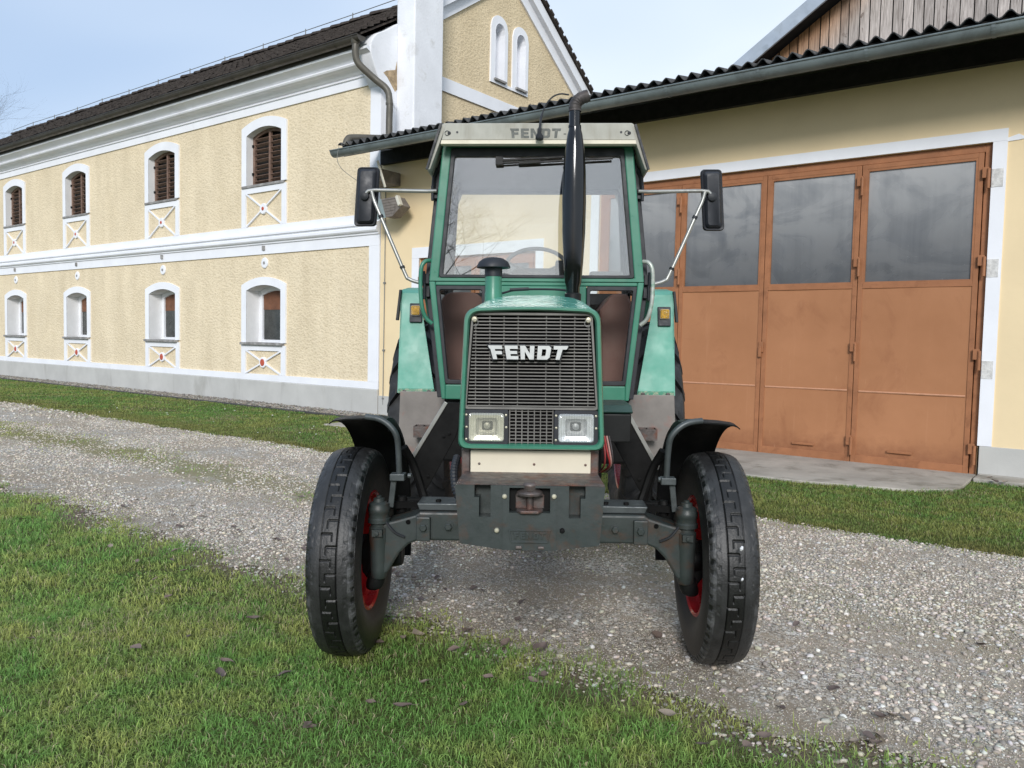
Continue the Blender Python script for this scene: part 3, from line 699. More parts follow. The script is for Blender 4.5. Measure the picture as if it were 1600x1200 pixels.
# ================================================================== GROUND
def vnoise(x, y, scale, seed=0, oct=3):
    """value noise on arrays, 0..1"""
    r = np.random.default_rng(100+seed); tot = np.zeros_like(x); amp = 1; s = 0
    for o in range(oct):
        T = r.random((256, 256)); u = x*scale*2**o+57.3; v = y*scale*2**o+91.7
        i = np.floor(u).astype(int); j = np.floor(v).astype(int); fu = u-i; fv = v-j; fu = fu*fu*(3-2*fu); fv = fv*fv*(3-2*fv)
        a = T[i % 256, j % 256]; b = T[(i+1) % 256, j % 256]; c = T[i % 256, (j+1) % 256]; d = T[(i+1) % 256, (j+1) % 256]
        tot += amp*((a*(1-fu)+b*fu)*(1-fv)+(c*(1-fu)+d*fu)*fv); s += amp; amp *= .55
    return tot/s
YN, YFAR = -7.42, -3.88       # near and far edge of the gravel drive (y in the building frame)
def near_edge(s): return YN+.22*(vnoise(s, s*0+3, .9, 1)-.5)+.42*(vnoise(s, s*0+1, 3.5, 2, 4)-.5)
def far_edge(s): return YFAR+.20*(vnoise(s, s*0+5, .8, 3)-.5)+.2*(vnoise(s, s*0+9, 4., 4)-.5)

def groundmat():
    m, nt, out = newmat('turf_soil'); v = objco(nt); p = N(nt, 'ShaderNodeBsdfPrincipled', Roughness=.95); p.inputs['Specular IOR Level'].default_value = .1
    a = noise(nt, 2.2, 6, .6, v); b = noise(nt, 30, 5, .7, v)
    cc = ramp(nt, a, [(.3, (.10, .14, .04)), (.55, (.13, .155, .05)), (.75, (.16, .14, .075))])
    cc = mixc(nt, 1.0, cc, ramp(nt, b, [(.3, .35), (.7, 1.25)]), 'MULTIPLY')
    xyz = nt.nodes.new('ShaderNodeSeparateXYZ'); nt.links.new(v, xyz.inputs[0])
    e1 = mth(nt, 'SUBTRACT', 1.0, mth(nt, 'DIVIDE', mth(nt, 'ABSOLUTE', mth(nt, 'ADD', xyz.outputs[1], 7.35)), .55), True)
    e1 = ramp(nt, mth(nt, 'MULTIPLY', e1, mth(nt, 'ADD', noise(nt, 5, 5, .65, v), .35)), [(.22, 0.0), (.5, 1.0)])
    cc = mixc(nt, e1, cc, mixc(nt, 1.0, (.23, .185, .135), ramp(nt, b, [(.3, .5), (.7, 1.3)]), 'MULTIPLY'))
    nt.links.new(cc, p.inputs['Base Color']); nt.links.new(bumpn(nt, b, 1, .04), p.inputs['Normal']); nt.links.new(p.outputs[0], out.inputs[0]); return m
mb = MB(); mb.add([(-400, -300, 0), (300, -300, 0), (300, 400, 0), (-400, 400, 0)], [(0, 1, 2, 3)])
g = site(mb.build('ground', groundmat())); g['kind'] = 'structure'

def gravelmat(name, strip=False):
    m, nt, out = newmat(name); v = objco(nt); p = N(nt, 'ShaderNodeBsdfPrincipled', Roughness=.9); p.inputs['Specular IOR Level'].default_value = .2
    hs = []; cols_ = []
    for sc in (62.0, 34.0):
        vo = N(nt, 'ShaderNodeTexVoronoi', Scale=sc); nt.links.new(v, vo.inputs['Vector']); hs.append(vo)
    sep = nt.nodes.new('ShaderNodeSeparateColor'); nt.links.new(hs[0].outputs['Color'], sep.inputs[0])
    sep2 = nt.nodes.new('ShaderNodeSeparateColor'); nt.links.new(hs[1].outputs['Color'], sep2.inputs[0])
    st = ramp(nt, sep.outputs[0], [(0, (.30, .265, .22)), (.35, (.50, .465, .415)), (.75, (.68, .65, .60)), (1, (.85, .84, .80))])
    st2 = ramp(nt, sep2.outputs[1], [(0, (.34, .30, .25)), (.6, (.60, .565, .51)), (1, (.86, .85, .81))])
    st = mixc(nt, ramp(nt, sep2.outputs[0], [(.62, 0.0), (.66, 1.0)]), st, st2)
    gap = ramp(nt, hs[0].outputs['Distance'], [(.32, 1.0), (.72, .36)])
    cc = mixc(nt, 1.0, st, gap, 'MULTIPLY')
    xyz = nt.nodes.new('ShaderNodeSeparateXYZ'); nt.links.new(v, xyz.inputs[0])
    n2 = noise(nt, 1.1, 6, .62, v); n3 = noise(nt, 7, 6, .7, v)
    if not strip:
        # bare earth patches and the mossy strip between the wheel tracks
        dirt = ramp(nt, mth(nt, 'ADD', mth(nt, 'MULTIPLY', n2, .7), mth(nt, 'MULTIPLY', n3, .5)), [(.50, 0.0), (.66, .9)])
        cc = mixc(nt, dirt, cc, (.33, .275, .21))
        mid = mth(nt, 'SUBTRACT', 1.0, mth(nt, 'DIVIDE', mth(nt, 'ABSOLUTE', mth(nt, 'ADD', xyz.outputs[1], 5.65)), .75), True)
        far = mth(nt, 'MULTIPLY', mth(nt, 'ADD', mth(nt, 'MULTIPLY', xyz.outputs[0], -1.0), 0.0), .07, True)
        mossf = ramp(nt, mth(nt, 'MULTIPLY', mid, mth(nt, 'ADD', mth(nt, 'MULTIPLY', n3, .9), mth(nt, 'MULTIPLY', n2, .7))), [(.28, 0.0), (.60, 1.0)])
        cc = mixc(nt, mth(nt, 'MULTIPLY', mossf, mth(nt, 'ADD', far, .18, True)), cc, (.20, .185, .085))
        edge = mth(nt, 'ADD', mth(nt, 'MULTIPLY', mth(nt, 'ADD', xyz.outputs[1], 7.45), -1.4), 1.0, True)
        cc = mixc(nt, mth(nt, 'MULTIPLY', edge, ramp(nt, n3, [(.3, .15), (.6, .8)])), cc, (.22, .18, .135))
    nt.links.new(cc, p.inputs['Base Color'])
    h = mth(nt, 'SUBTRACT', 1.0, hs[0].outputs['Distance'])
    nt.links.new(bumpn(nt, mth(nt, 'ADD', mth(nt, 'MULTIPLY', h, .4), noise(nt, 60, 5, .7, v)), .5, .008), p.inputs['Normal']); nt.links.new(p.outputs[0], out.inputs[0]); return m
ss = np.arange(-60, 14, .04)
ne, fe = near_edge(ss), far_edge(ss)
mb = MB(); nn = len(ss)
mb.add([(a, b, .004) for a, b in zip(ss, ne)]+[(a, b, .004) for a, b in zip(ss, fe)], [(i, i+1, nn+i+1, nn+i) for i in range(nn-1)])
d = site(mb.build('gravel_drive', gravelmat('drive_gravel'))); d['kind'] = 'structure'
mb = MB(); mb.add([(-60, -.72, .004), (-10.3, -.72, .004), (-10.3, -.03, .004), (-60, -.03, .004)], [(0, 1, 2, 3)])
d = site(mb.build('gravel_strip', M['edge'])); d['kind'] = 'structure'
mb = MB(); mb.box(-60, -10.3, -.84, -.722, -.02, .022); d = site(mb.build('kerb_strip', M['edge'])); d['kind'] = 'structure'
mb = MB(); ap = [(-10.2, -1.95), (-6.2, -1.92), (-4.2, -1.95), (-2.6, -1.86), (-1.55, -1.6), (-1.22, -1.25), (-1.17, -.9), (-1.17, .28), (-10.2, .28)]
mb.prism(ap, 'z', -.05, .028); d = site(mb.build('concrete_apron', M['concrete'], bevel=.01)); d['kind'] = 'structure'
mb = MB(); mb.box(-1.15, 5, -.42, -.08, -.02, .045)
d = site(mb.build('kerb_blocks', M['concrete'], bevel=.012)); d['kind'] = 'structure'

# ---- projecting helper only to skip geometry far outside the view
FW = np.array(f_); RT = np.array(cr_); UP = np.array(cu_)
nBv = np.array(nB); rBv = np.array(rB)
def to_world(s, y): return (nBv[None, :]*(D0+y)[:, None]+rBv[None, :]*s[:, None])
def in_view(s, y, margin=250):
    p = to_world(s, y)-np.array([0, 0, CAMH]); k = p@FW; k2 = np.maximum(k, .01)
    px = 800+FPX*(p@RT)/k2; py = 600-FPX*(p@UP)/k2
    return (k > .4) & (px > -margin) & (px < 1600+margin) & (py < 1200+margin), k

def big_mesh(name, V, faces_flat, loop_start, loop_total, C, mat, smooth=False):
    me = bpy.data.meshes.new(name)
    me.vertices.add(len(V)); me.vertices.foreach_set('co', V.astype(np.float32).ravel())
    me.loops.add(len(faces_flat)); me.loops.foreach_set('vertex_index', faces_flat.astype(np.int32))
    me.polygons.add(len(loop_start)); me.polygons.foreach_set('loop_start', loop_start.astype(np.int32))
    me.polygons.foreach_set('loop_total', loop_total.astype(np.int32))
    if smooth: me.polygons.foreach_set('use_smooth', np.ones(len(loop_start), bool))
    me.update(calc_edges=True)
    ca = me.color_attributes.new('Col', 'FLOAT_COLOR', 'POINT')
    ca.data.foreach_set('color', np.hstack([C, np.ones((len(C), 1))]).astype(np.float32).ravel())
    me.materials.append(mat); ob = bpy.data.objects.new(name, me); col.objects.link(ob); return ob

def blades(s, y, hgt, wid, color, lean=.5):
    n = len(s); a = rng.random(n)*2*PI; dx, dy = np.cos(a), np.sin(a)
    la = rng.random(n)*2*PI; ln = hgt*lean*(.15+1.5*rng.random(n))
    lx, ly = np.cos(la)*ln, np.sin(la)*ln
    V = np.zeros((n, 5, 3)); w2 = wid/2
    V[:, 0] = np.stack([s-dx*w2, y-dy*w2, np.zeros(n)-.004], 1); V[:, 1] = np.stack([s+dx*w2, y+dy*w2, np.zeros(n)-.004], 1)
    V[:, 2] = np.stack([s+dx*w2*.8+lx*.35, y+dy*w2*.8+ly*.35, hgt*.58], 1); V[:, 3] = np.stack([s-dx*w2*.8+lx*.35, y-dy*w2*.8+ly*.35, hgt*.58], 1)
    V[:, 4] = np.stack([s+lx*1.1, y+ly*1.1, hgt*np.clip(1-.42*ln/np.maximum(hgt, 1e-4), .18, 1)], 1)
    C = np.repeat(color[:, None, :], 5, 1); C[:, 0:2] *= .6; C[:, 4] *= 1.12
    return V.reshape(-1, 3), C.reshape(-1, 3)
def make_grass(name, parts, mat):
    V = np.vstack([p[0] for p in parts]); C = np.vstack([p[1] for p in parts]); n = len(V)//5
    b = np.arange(n)*5
    F = np.stack([b, b+1, b+2, b+3, b+3, b+2, b+4], 1).ravel()
    ls = np.stack([np.arange(n)*7, np.arange(n)*7+4], 1).ravel(); lt = np.tile([4, 3], n)
    return big_mesh(name, V, F, ls, lt, C, mat)
def grass_color(s, y, n, lush=.5):
    patch = vnoise(s, y, 1.5, 20, 4); fine = vnoise(s, y, 9, 21, 2); r = rng.random(n)
    t = np.clip((patch-.5)*2.4+.55+(fine-.5)*1.5+(lush-.5), 0, 1)[:, None]
    yel = np.array([.48, .53, .16]); gre = np.array([.235, .44, .11]); c = yel*(1-t)+gre*t
    c = c*(.65+.7*r[:, None])
    straw = rng.random(n) < .06+.5*np.clip(vnoise(s, y, 1.1, 23, 3)-.60, 0, 1)*2.5; c[straw] = np.array([.56, .49, .30])*(.6+.7*r[straw][:, None])
    return c
gm = attrmat('grass_blade', .5, .40, spec=.3)
def scatter(s0, s1, y0, y1, dens, keep):
    n = int((s1-s0)*(y1-y0)*dens); s = s0+(s1-s0)*rng.random(n); y = y0+(y1-y0)*rng.random(n)
    ok, k = in_view(s, y); m = ok & keep(s, y, k); return s[m], y[m], k[m]
parts = []
def lawn_part(s0, s1, y0, y1, dens, kmin, kmax, keep, h, wd, lush=.5, hv=.5):
    s, y, k = scatter(s0, s1, y0, y1, dens, lambda s, y, k: (k >= kmin) & (k < kmax) & keep(s, y))
    n = len(s); hh = h*(1-hv/2+hv*rng.random(n))*(.35+1.25*vnoise(s, y, 2.6, 30, 3)); ww = wd*(.7+.6*rng.random(n))
    gc_ = grass_color(s, y, n, lush)
    if n and y.mean() > -4.5:
        e_ = np.clip(1-(y-far_edge(s))/.9, 0, 1)[:, None]*np.clip(vnoise(s, y, 2, 47, 2)*1.6-.1, 0, 1)[:, None]
        gc_ = (gc_*(1-e_)+np.array([.40, .37, .13])*e_)*.72
    parts.append(blades(s, y, hh, ww, gc_, .95)); return n
edgek = lambda s, y: y < near_edge(s)+.22*rng.random(len(s))**2+.25*(vnoise(s, y, 5, 40, 3)-.5)
thin = lambda s, y: (rng.random(len(s)) < np.clip(.12+(near_edge(s)-y)*2.4+2.2*(vnoise(s, y, 3.2, 41, 3)-.45), .06, 1))
tot = 0
tot += lawn_part(-9, 2.0, -11, -7.2, 9500, .5, 4.2, lambda s, y: edgek(s, y) & thin(s, y), .038, .0032, .52)
tot += lawn_part(-16, 2, -13, -7.2, 4200, 4.2, 7.5, lambda s, y: edgek(s, y) & thin(s, y), .038, .0046, .48)
tot += lawn_part(-30, 0, -16, -7.2, 1500, 7.5, 14, lambda s, y: edgek(s, y) & thin(s, y), .038, .008, .48)
tot += lawn_part(-9, 2.0, -11, -7.2, 1300, .5, 5, lambda s, y: edgek(s, y) & (vnoise(s, y, 3, 44, 3) > .5), .016, .011, .60)
tot += lawn_part(-9, 2.0, -11, -7.2, 260, .5, 6, lambda s, y: edgek(s, y), .062, .0030, .50)
fark = lambda s, y: (y > far_edge(s)+.10*(rng.random(len(s))-.5)) & ~((s > -10.2) & (s < -1.15) & (y > np.interp(s, [-10, -2.6, -1.6, -1.15], [-1.97, -1.88, -1.62, -1.1]))) & ~((s > -10.3) & (y > -.45)) & ~((s <= -10.3) & (y > -.86))
tot += lawn_part(-8, 4, -4.0, -.4, 3600, .5, 10.5, fark, .036, .006, .52)
tot += lawn_part(-14, -7, -4.0, -.78, 1900, 8, 14.5, fark, .036, .0085, .55)
tot += lawn_part(-40, -12, -4.0, -.78, 900, 12, 32, fark, .036, .013, .55)
gr_ = site(make_grass('lawn_grass', parts, gm)); gr_['kind'] = 'stuff'; tag(gr_, 'short green lawn grass growing on both sides of the gravel drive', 'grass')
# sparse moss and weeds growing in the drive
parts = []
midk = lambda s, y: (y > near_edge(s)) & (y < far_edge(s)) & (rng.random(len(s)) < np.clip((.75-np.abs(y+5.65))*1.3, 0, 1)*np.clip((-s-2)*.09, .06, 1)*np.clip(vnoise(s, y, 1.5, 50, 3)*3-1.2, 0, 1)
      + .35*np.clip(1-(y-near_edge(s))*3.0, 0, 1)*np.clip(vnoise(s, y, 3, 51, 2)*3-1.2, 0, 1) + .35*np.clip(1-(far_edge(s)-y)*3.0, 0, 1))
for s0, s1, dn, k0, k1, wd in ((-4, 4, 2600, .5, 6, .004), (-14, 0, 1400, 6, 11, .007), (-34, -8, 700, 11, 30, .012)):
    lawn_part(s0, s1, -7.5, -3.7, dn, k0, k1, midk, .028, wd, .15)
gr2 = site(make_grass('drive_weeds', parts, gm)); gr2['kind'] = 'stuff'; tag(gr2, 'thin yellowish weeds and moss between the wheel tracks of the drive', 'weeds')
print('blades', tot)

# ---- loose stones
def stone_proto(sub):
    bm = bmesh.new(); bmesh.ops.create_icosphere(bm, subdivisions=sub, radius=1); bm.verts.ensure_lookup_table()
    v = np.array([x.co[:] for x in bm.verts]); f = np.array([[q.index for q in fc.verts] for fc in bm.faces]); bm.free(); return v, f
def stones(s, y, size, proto, z0=.004):
    v, f = proto; n = len(s); m = len(v)
    a = rng.random(n)*2*PI; ca, sa = np.cos(a), np.sin(a)
    sc = np.stack([size*(.75+.6*rng.random(n)), size*(.6+.4*rng.random(n)), size*(.32+.35*rng.random(n))], 1)
    jit = 1+.22*(rng.random((n, m))-.5)*2
    L = v[None]*jit[..., None]*sc[:, None, :]
    tx = (rng.random(n)-.5)*.7; ct, st = np.cos(tx)[:, None], np.sin(tx)[:, None]
    Y = L[..., 1]*ct-L[..., 2]*st; Z = L[..., 1]*st+L[..., 2]*ct
    X = L[..., 0]*ca[:, None]-Y*sa[:, None]; Y = L[..., 0]*sa[:, None]+Y*ca[:, None]
    V = np.stack([X+s[:, None], Y+y[:, None], Z+z0+(sc[:, 2]*.45)[:, None]], 2).reshape(-1, 3)
    F = (f[None]+(np.arange(n)*m)[:, None, None]).reshape(-1, 3)
    t = rng.random(n); base = np.array([.74, .66, .555])[None]*(.45+.72*t[:, None])
    wh = rng.random(n) < .12; base[wh] = np.array([.84, .82, .77])*(.85+.2*rng.random((wh.sum(), 1)))
    gy = rng.random(n) < .22; base[gy] = np.array([.50, .465, .42])*(.6+.7*rng.random((gy.sum(), 1)))
    base = base*(1+.10*(rng.random((n, 3))-.5))
    C = np.repeat(base[:, None, :], m, 1).reshape(-1, 3); return V, F, np.clip(C, 0, .88)
pA, pB = stone_proto(2), stone_proto(1)
def inside(s, y, k):
    dens = np.clip(vnoise(s, y, 1.6, 60, 4)*3.6-1.25, .14, 1)          # bare patches
    moss = np.clip((.6-np.abs(y+5.65))*1.2, 0, .8)*np.clip((-s-1)*.10, .15, 1)
    nearb = np.clip((y-near_edge(s))*2.0+.25, .12, 1)*(1-.55*np.clip(np.exp(-((y+6.5)/.30)**2)+np.exp(-((y+4.75)/.30)**2), 0, 1)*np.clip(vnoise(s, y, .8, 64, 2)*2.2-.3, .2, 1))
    return (y > near_edge(s)-.04+.1*rng.random(len(s))) & (y < far_edge(s)+.05) & (rng.random(len(s)) < dens*(1-moss)*nearb)
SV, SF, SC = [], [], []; off = 0
pO = (np.array([(1, 0, 0), (-1, 0, 0), (0, 1, 0), (0, -1, 0), (0, 0, 1), (0, 0, -1)], float), np.array([(0, 2, 4), (2, 1, 4), (1, 3, 4), (3, 0, 4), (2, 0, 5), (1, 2, 5), (3, 1, 5), (0, 3, 5)]))
grit = lambda s, y, k: (y > near_edge(s)-.10*rng.random(len(s))) & (y < far_edge(s)+.05) & (rng.random(len(s)) < np.clip(vnoise(s, y, 1.1, 61, 3)*2.4-.4, .25, 1))
for s0, s1, dn, k0, k1, lo, hi in ((-3, 4, 9000, .5, 4.2, .0022, .0048), (-8, 4, 4500, 4.2, 7.0, .003, .006)):
    s, y, k = scatter(s0, s1, -7.6, -3.7, dn, lambda s, y, k: (k >= k0) & (k < k1) & grit(s, y, k))
    V, F, C = stones(s, y, lo+(hi-lo)*rng.random(len(s)), pO); SV.append(V); SF.append(F+off); SC.append(C*.92); off += len(V)
for s0, s1, dn, k0, k1, lo, hi, pr in ((-4, 4, 5000, .5, 4.0, .0035, .0085, pB), (-4, 4, 900, .5, 4.2, .009, .017, pA), (-9, 4, 3600, 4.0, 7.5, .0045, .0105, pB), (-9, 4, 650, 4, 7.5, .010, .0175, pB), (-20, 0, 1900, 7.5, 13, .007, .015, pB), (-36, -8, 380, 13, 28, .012, .026, pB)):
    s, y, k = scatter(s0, s1, -7.6, -3.7, dn, lambda s, y, k: (k >= k0) & (k < k1) & inside(s, y, k))
    sz = lo+(hi-lo)*rng.random(len(s))**1.6
    V, F, C = stones(s, y, sz, pr); SV.append(V); SF.append(F+off); SC.append(C); off += len(V)
# strays on the lawn edges and the strip along the house
s, y, k = scatter(-8, 4, -7.95, -7.2, 2600, lambda s, y, k: (k < 9) & (y < near_edge(s)+.03) & (rng.random(len(s)) < np.clip(.85-(near_edge(s)-y)*3.2+1.2*(vnoise(s, y, 3, 43, 3)-.5), 0, 1)))
V, F, C = stones(s, y, .0045+.010*rng.random(len(s))**2.5, pB, .003); C = C*.85; SV.append(V); SF.append(F+off); SC.append(C); off += len(V)
s, y, k = scatter(-34, -10.3, -.70, -.06, 420, lambda s, y, k: k < 32)
V, F, C = stones(s, y, .016+.018*rng.random(len(s)), pB); C = C*.55; SV.append(V); SF.append(F+off); SC.append(C); off += len(V)
V = np.vstack(SV); F = np.vstack(SF); C = np.vstack(SC); print('stone verts', len(V))
st_ = big_mesh('gravel_stones', V, F.ravel(), np.arange(len(F))*3, np.full(len(F), 3), C, attrmat('pale_gravel_stone', .85, 0, .35, 260, .25, 60), True)
site(st_); st_['kind'] = 'stuff'; tag(st_, 'loose pale gravel stones lying on the drive and along the house wall', 'gravel')

# ---- dead leaves
def leaf_mesh(i):
    r = random.Random(40+i); mb = MB(); n = 9; L, W = 1, r.uniform(.50, .72); vs = []; curl = r.uniform(.25, .75); tw = r.uniform(-.5, .5)
    for k in range(n+1):
        t = k/n; wv = W*math.sin(PI*min(1, t**.8))**.75*.5+.004; z = curl*.5*(t-.45)**2+.03*math.sin(7*t+i)
        x = (t-.5)*L
        for q in (-1, -.5, 0, .5, 1):
            vs.append((x, q*wv, z+curl*.85*(abs(q)**1.7)*wv+tw*q*wv*(t-.5)))
    fs = [(5*k+q, 5*k+q+1, 5*k+q+6, 5*k+q+5) for k in range(n) for q in range(4)]
    mb.add(vs, fs); mb.tube([(-.5, 0, vs[2][2]), (-.66, .02, vs[2][2]+.03), (-.80, .06, vs[2][2]+.02)], .012, 5); return mb
leafmats = [paint('dead_leaf_grey_brown', (.17, .125, .105), .75, 0, .3, 60, .4, 120, .002), paint('dead_leaf_dark', (.125, .095, .085), .7, 0, .3, 60, .4, 120, .002),
            paint('dead_leaf_pale', (.27, .22, .175), .75, 0, .25, 60, .4, 120, .002), paint('yellow_green_leaf', (.20, .28, .07), .6, 0, .2, 50)]
protos = [[None]*6 for _ in leafmats]
def put_leaf(s, y, size, label, group=None, mi=0, rz=None, shape=None, z=.02):
    shape = rnd.randrange(6) if shape is None else shape
    if protos[mi][shape] is None:
        o = leaf_mesh(shape).build('fallen_leaf', leafmats[mi], smooth=True); protos[mi][shape] = o
    else: o = protos[mi][shape].copy(); col.objects.link(o)
    o.location = bl(s, y, z); o.scale = (size,)*3
    o.rotation_euler = (rnd.uniform(-.35, .35), rnd.uniform(-.3, .3), rnd.uniform(0, 2*PI) if rz is None else rz)
    if 'group' in o: del o['group']
    return tag(o, label, 'leaf', group)
def wl(X, Y):  # world ground -> building frame
    return X*rB.x+Y*rB.y, X*nB.x+Y*nB.y-D0
for X, Y, size, lab, mi, sh in ((.62, 2.97, .075, 'upright pale brown dead leaf standing at the lawn edge beside dark soil', 2, 1), (.70, 2.74, .055, 'dark purplish dead leaf beside a yellow-green leaf at the lower edge', 1, 2),
        (.745, 2.745, .045, 'fresh yellow-green leaf beside a dark purplish one', 3, 3), (.86, 2.74, .06, 'broad pinkish-grey heart-shaped dead leaf on the grass at the lower edge', 0, 4),
        (-.335, 3.20, .05, 'small pale leaf lying alone on the grass below the tractor bumper', 2, 0), (-.72, 2.83, .045, 'small brown leaf lying alone on the grass at the lower edge left of centre', 0, 5)):
    s, y = wl(X, Y); put_leaf(s, y, size, lab, None, mi, None, sh, .035)
nl = 0
while nl < 46:
    s = rnd.uniform(-7, 3); y = rnd.uniform(-10.2, -7.3)
    ok, k = in_view(np.array([s]), np.array([y]), -20)
    if not ok[0] or k[0] > 8 or (y < -8.6 and rnd.random() < .6): continue
    put_leaf(s, y, rnd.uniform(.035, .06) if k[0] > 4 else rnd.uniform(.045, .08), 'curled dead leaf lying in the grass of the front lawn', 'dead leaves scattered over the front lawn', rnd.choice((0, 0, 1, 2)), z=.03); nl += 1
nl = 0
while nl < 75:
    s = rnd.uniform(-7, 3.5); y = rnd.uniform(-7.4, -4.2)
    if rnd.random() < .7: y = rnd.uniform(-7.5, -6.9)
    if rnd.random() < .4: s = rnd.uniform(.2, 2.4)
    ok, k = in_view(np.array([s]), np.array([y]), -20)
    if not ok[0] or k[0] > 9: continue
    put_leaf(s, y, rnd.uniform(.035, .065) if k[0] > 4 else rnd.uniform(.05, .095), 'dry brown leaf lying on the gravel drive', 'dead leaves scattered over the gravel drive', rnd.choice((0, 1, 1, 2)), z=.018); nl += 1
nl = 0
while nl < 26:
    s = rnd.uniform(-1.1, .5); y = rnd.uniform(-.75, -.15)
    put_leaf(s, y, rnd.uniform(.05, .08), 'yellow-brown dead leaf heaped against the foot of the garage wall', 'dead leaves at the foot of the garage wall', 2 if rnd.random() < .6 else 1, z=.05); nl += 1
# ---- daisies on the lawn strip
dm = paint('daisy_white', (.8, .8, .78), .7)
mb = MB()
for k in range(8):
    a = 2*PI*k/8; mb.add([(0, 0, .0), (.35*math.cos(a-.3), .35*math.sin(a-.3), .04), (1*math.cos(a), 1*math.sin(a), .08), (.35*math.cos(a+.3), .35*math.sin(a+.3), .04)], [(0, 1, 2, 3)])
mb.lathe([(.32, -.02), (.25, .1), (.001, .14)], (0, 0, 0), 'z', 8)
dz = None
for k in range(34):
    o = mb.build('daisy', dm) if dz is None else dz.copy()
    if dz is None: dz = o
    else: col.objects.link(o)
    s = rnd.gauss(-12.3, 1.6); y = rnd.uniform(-3.6, -1.6)
    o.location = bl(s, y, .05); o.scale = (.019,)*3; o.rotation_euler = (rnd.uniform(-.5, .2), rnd.uniform(-.3, .3), rnd.uniform(0, 6))
    tag(o, 'tiny white daisy flowering in the lawn strip before the farmhouse', 'daisy', 'daisies in the lawn strip before the farmhouse')

# ================================================================== BARE TREES
def bare_tree(name, label, loc, height, seed, depth=6, spread=.55, trunk=.16, group=None):
    r = random.Random(seed); mbt, mbc = MB(), MB()
    def grow(p, d, L, rad, lev, mb):
        pts = [p]; n = 4; dd = d.copy()
        for k in range(n):
            dd = (dd+Vector((r.uniform(-1, 1), r.uniform(-1, 1), r.uniform(-.5, .9)))*.16).normalized(); pts.append(pts[-1]+dd*L/n)
        e = rad*.62
        mb.tube(pts, [rad+(e-rad)*k/n for k in range(n+1)], 6 if lev < 3 else 3, cap=False)
        if lev >= depth: return
        nb = 3 if lev else 4
        for k in range(nb+(1 if lev > 2 else 0)):
            i = r.choice((2, 3, 4, 4)) if lev else r.choice((3, 4))
            ax = Vector((r.uniform(-1, 1), r.uniform(-1, 1), r.uniform(-.3, .3))).normalized()
            nd = (dd+ax*r.uniform(.5, 1.05)*spread*1.7).normalized()
            grow(pts[i], nd, L*r.uniform(.58, .82), e*r.uniform(.6, .85), lev+1, mbc)
    t = thing(name, label, 'tree', loc, (0, 0, 0), group)
    grow(Vector((0, 0, -.1)), Vector((0, 0, 1)), height*.34, trunk, 0, mbt)
    bark = paint('grey_bark', (.06, .052, .045), .9, 0, .3, 8, .6, 30, .01)
    mbt.build('trunk', bark, t, smooth=True); mbc.build('crown', bark, t)
    return t
bare_tree('bare_tree', 'leafless tree whose twigs show beyond the far end of the farmhouse roof', (-48.6, 66.0, 0), 29, 3, 6, .62, .26)
bare_tree('fruit_tree', 'bare fruit tree standing behind the photographer, mirrored in the tractor windscreen', (-3.7, -9.5, 0), 6.4, 12, 7, .8, .10)

# ================================================================== TRACTOR (x right, y backwards, z up; front axle at y = 0)
T = thing('tractor', 'green farm tractor with cream cab roof and narrow front tyres, facing forward on the drive', 'tractor', (.11, 3.55, 0), (0, -.012, -.035))
def tb(mb, name, mat, parent=None, **k): return mb.build(name, M[mat] if isinstance(mat, str) else mat, parent or T, **k)
XZ = lambda pts, y: [(a, y, b) for a, b in pts]

# heavy slab capitals, unit height
LET = {
 'F': (.92, [[(0,1),(.92,1),(.92,.74),(.40,.74),(.40,.60),(.84,.60),(.84,.36),(.40,.36),(.40,0),(.10,0),(.10,.74),(.04,.8)]]),
 'E': (.92, [[(.06,1),(.92,1),(.92,.76),(.38,.76),(.38,.61),(.86,.61),(.86,.39),(.38,.39),(.38,.24),(.92,.24),(.92,0),(.06,0)]]),
 'N': (1.05, [[(.05,1),(.38,1),(.70,.42),(.70,1),(1.0,1),(1.0,0),(.68,0),(.35,.58),(.35,0),(.05,0)]]),
 'D': (.98, [[(.06,1),(.80,1),(.96,.84),(.96,.16),(.80,0),(.06,0),(.06,.25),(.60,.25),(.65,.31),(.65,.69),(.60,.75),(.36,.75),(.36,.25),(.06,.25)]]),
 'T': (.96, [[(.0,1),(.96,1),(.92,.74),(.64,.74),(.62,0),(.32,0),(.32,.74),(.04,.74)]]),
}
def lettering(word, x0, x1, z0, z1, y0, y1, taper=.0, grow=0.0):
    tot = sum(LET[c][0]+.12 for c in word)-.12; mb = MB(); u = 0; xc = (x0+x1)/2
    for c in word:
        w_, polys = LET[c]
        for p in polys:
            if c == 'D':
                outs = [[(.06,1),(.80,1),(.96,.84),(.96,.16),(.80,0),(.06,0)], [(.36,.75),(.60,.75),(.65,.69),(.65,.31),(.60,.25),(.36,.25)]]
            pts = []
            def tr(q):
                a = x0+(u+q[0])/tot*(x1-x0); b = q[1]
                return (xc+(a-xc)*(1-taper*(1-b)), z0+(z1-z0)*b)
            if c == 'D':
                o_, i_ = [tr(q) for q in outs[0]], [tr(q) for q in outs[1]]; mb.ring(o_, i_, y0, y1)
            else: mb.prism([tr(q) for q in p], 'y', y0, y1)
        u += w_+.12
    return mb

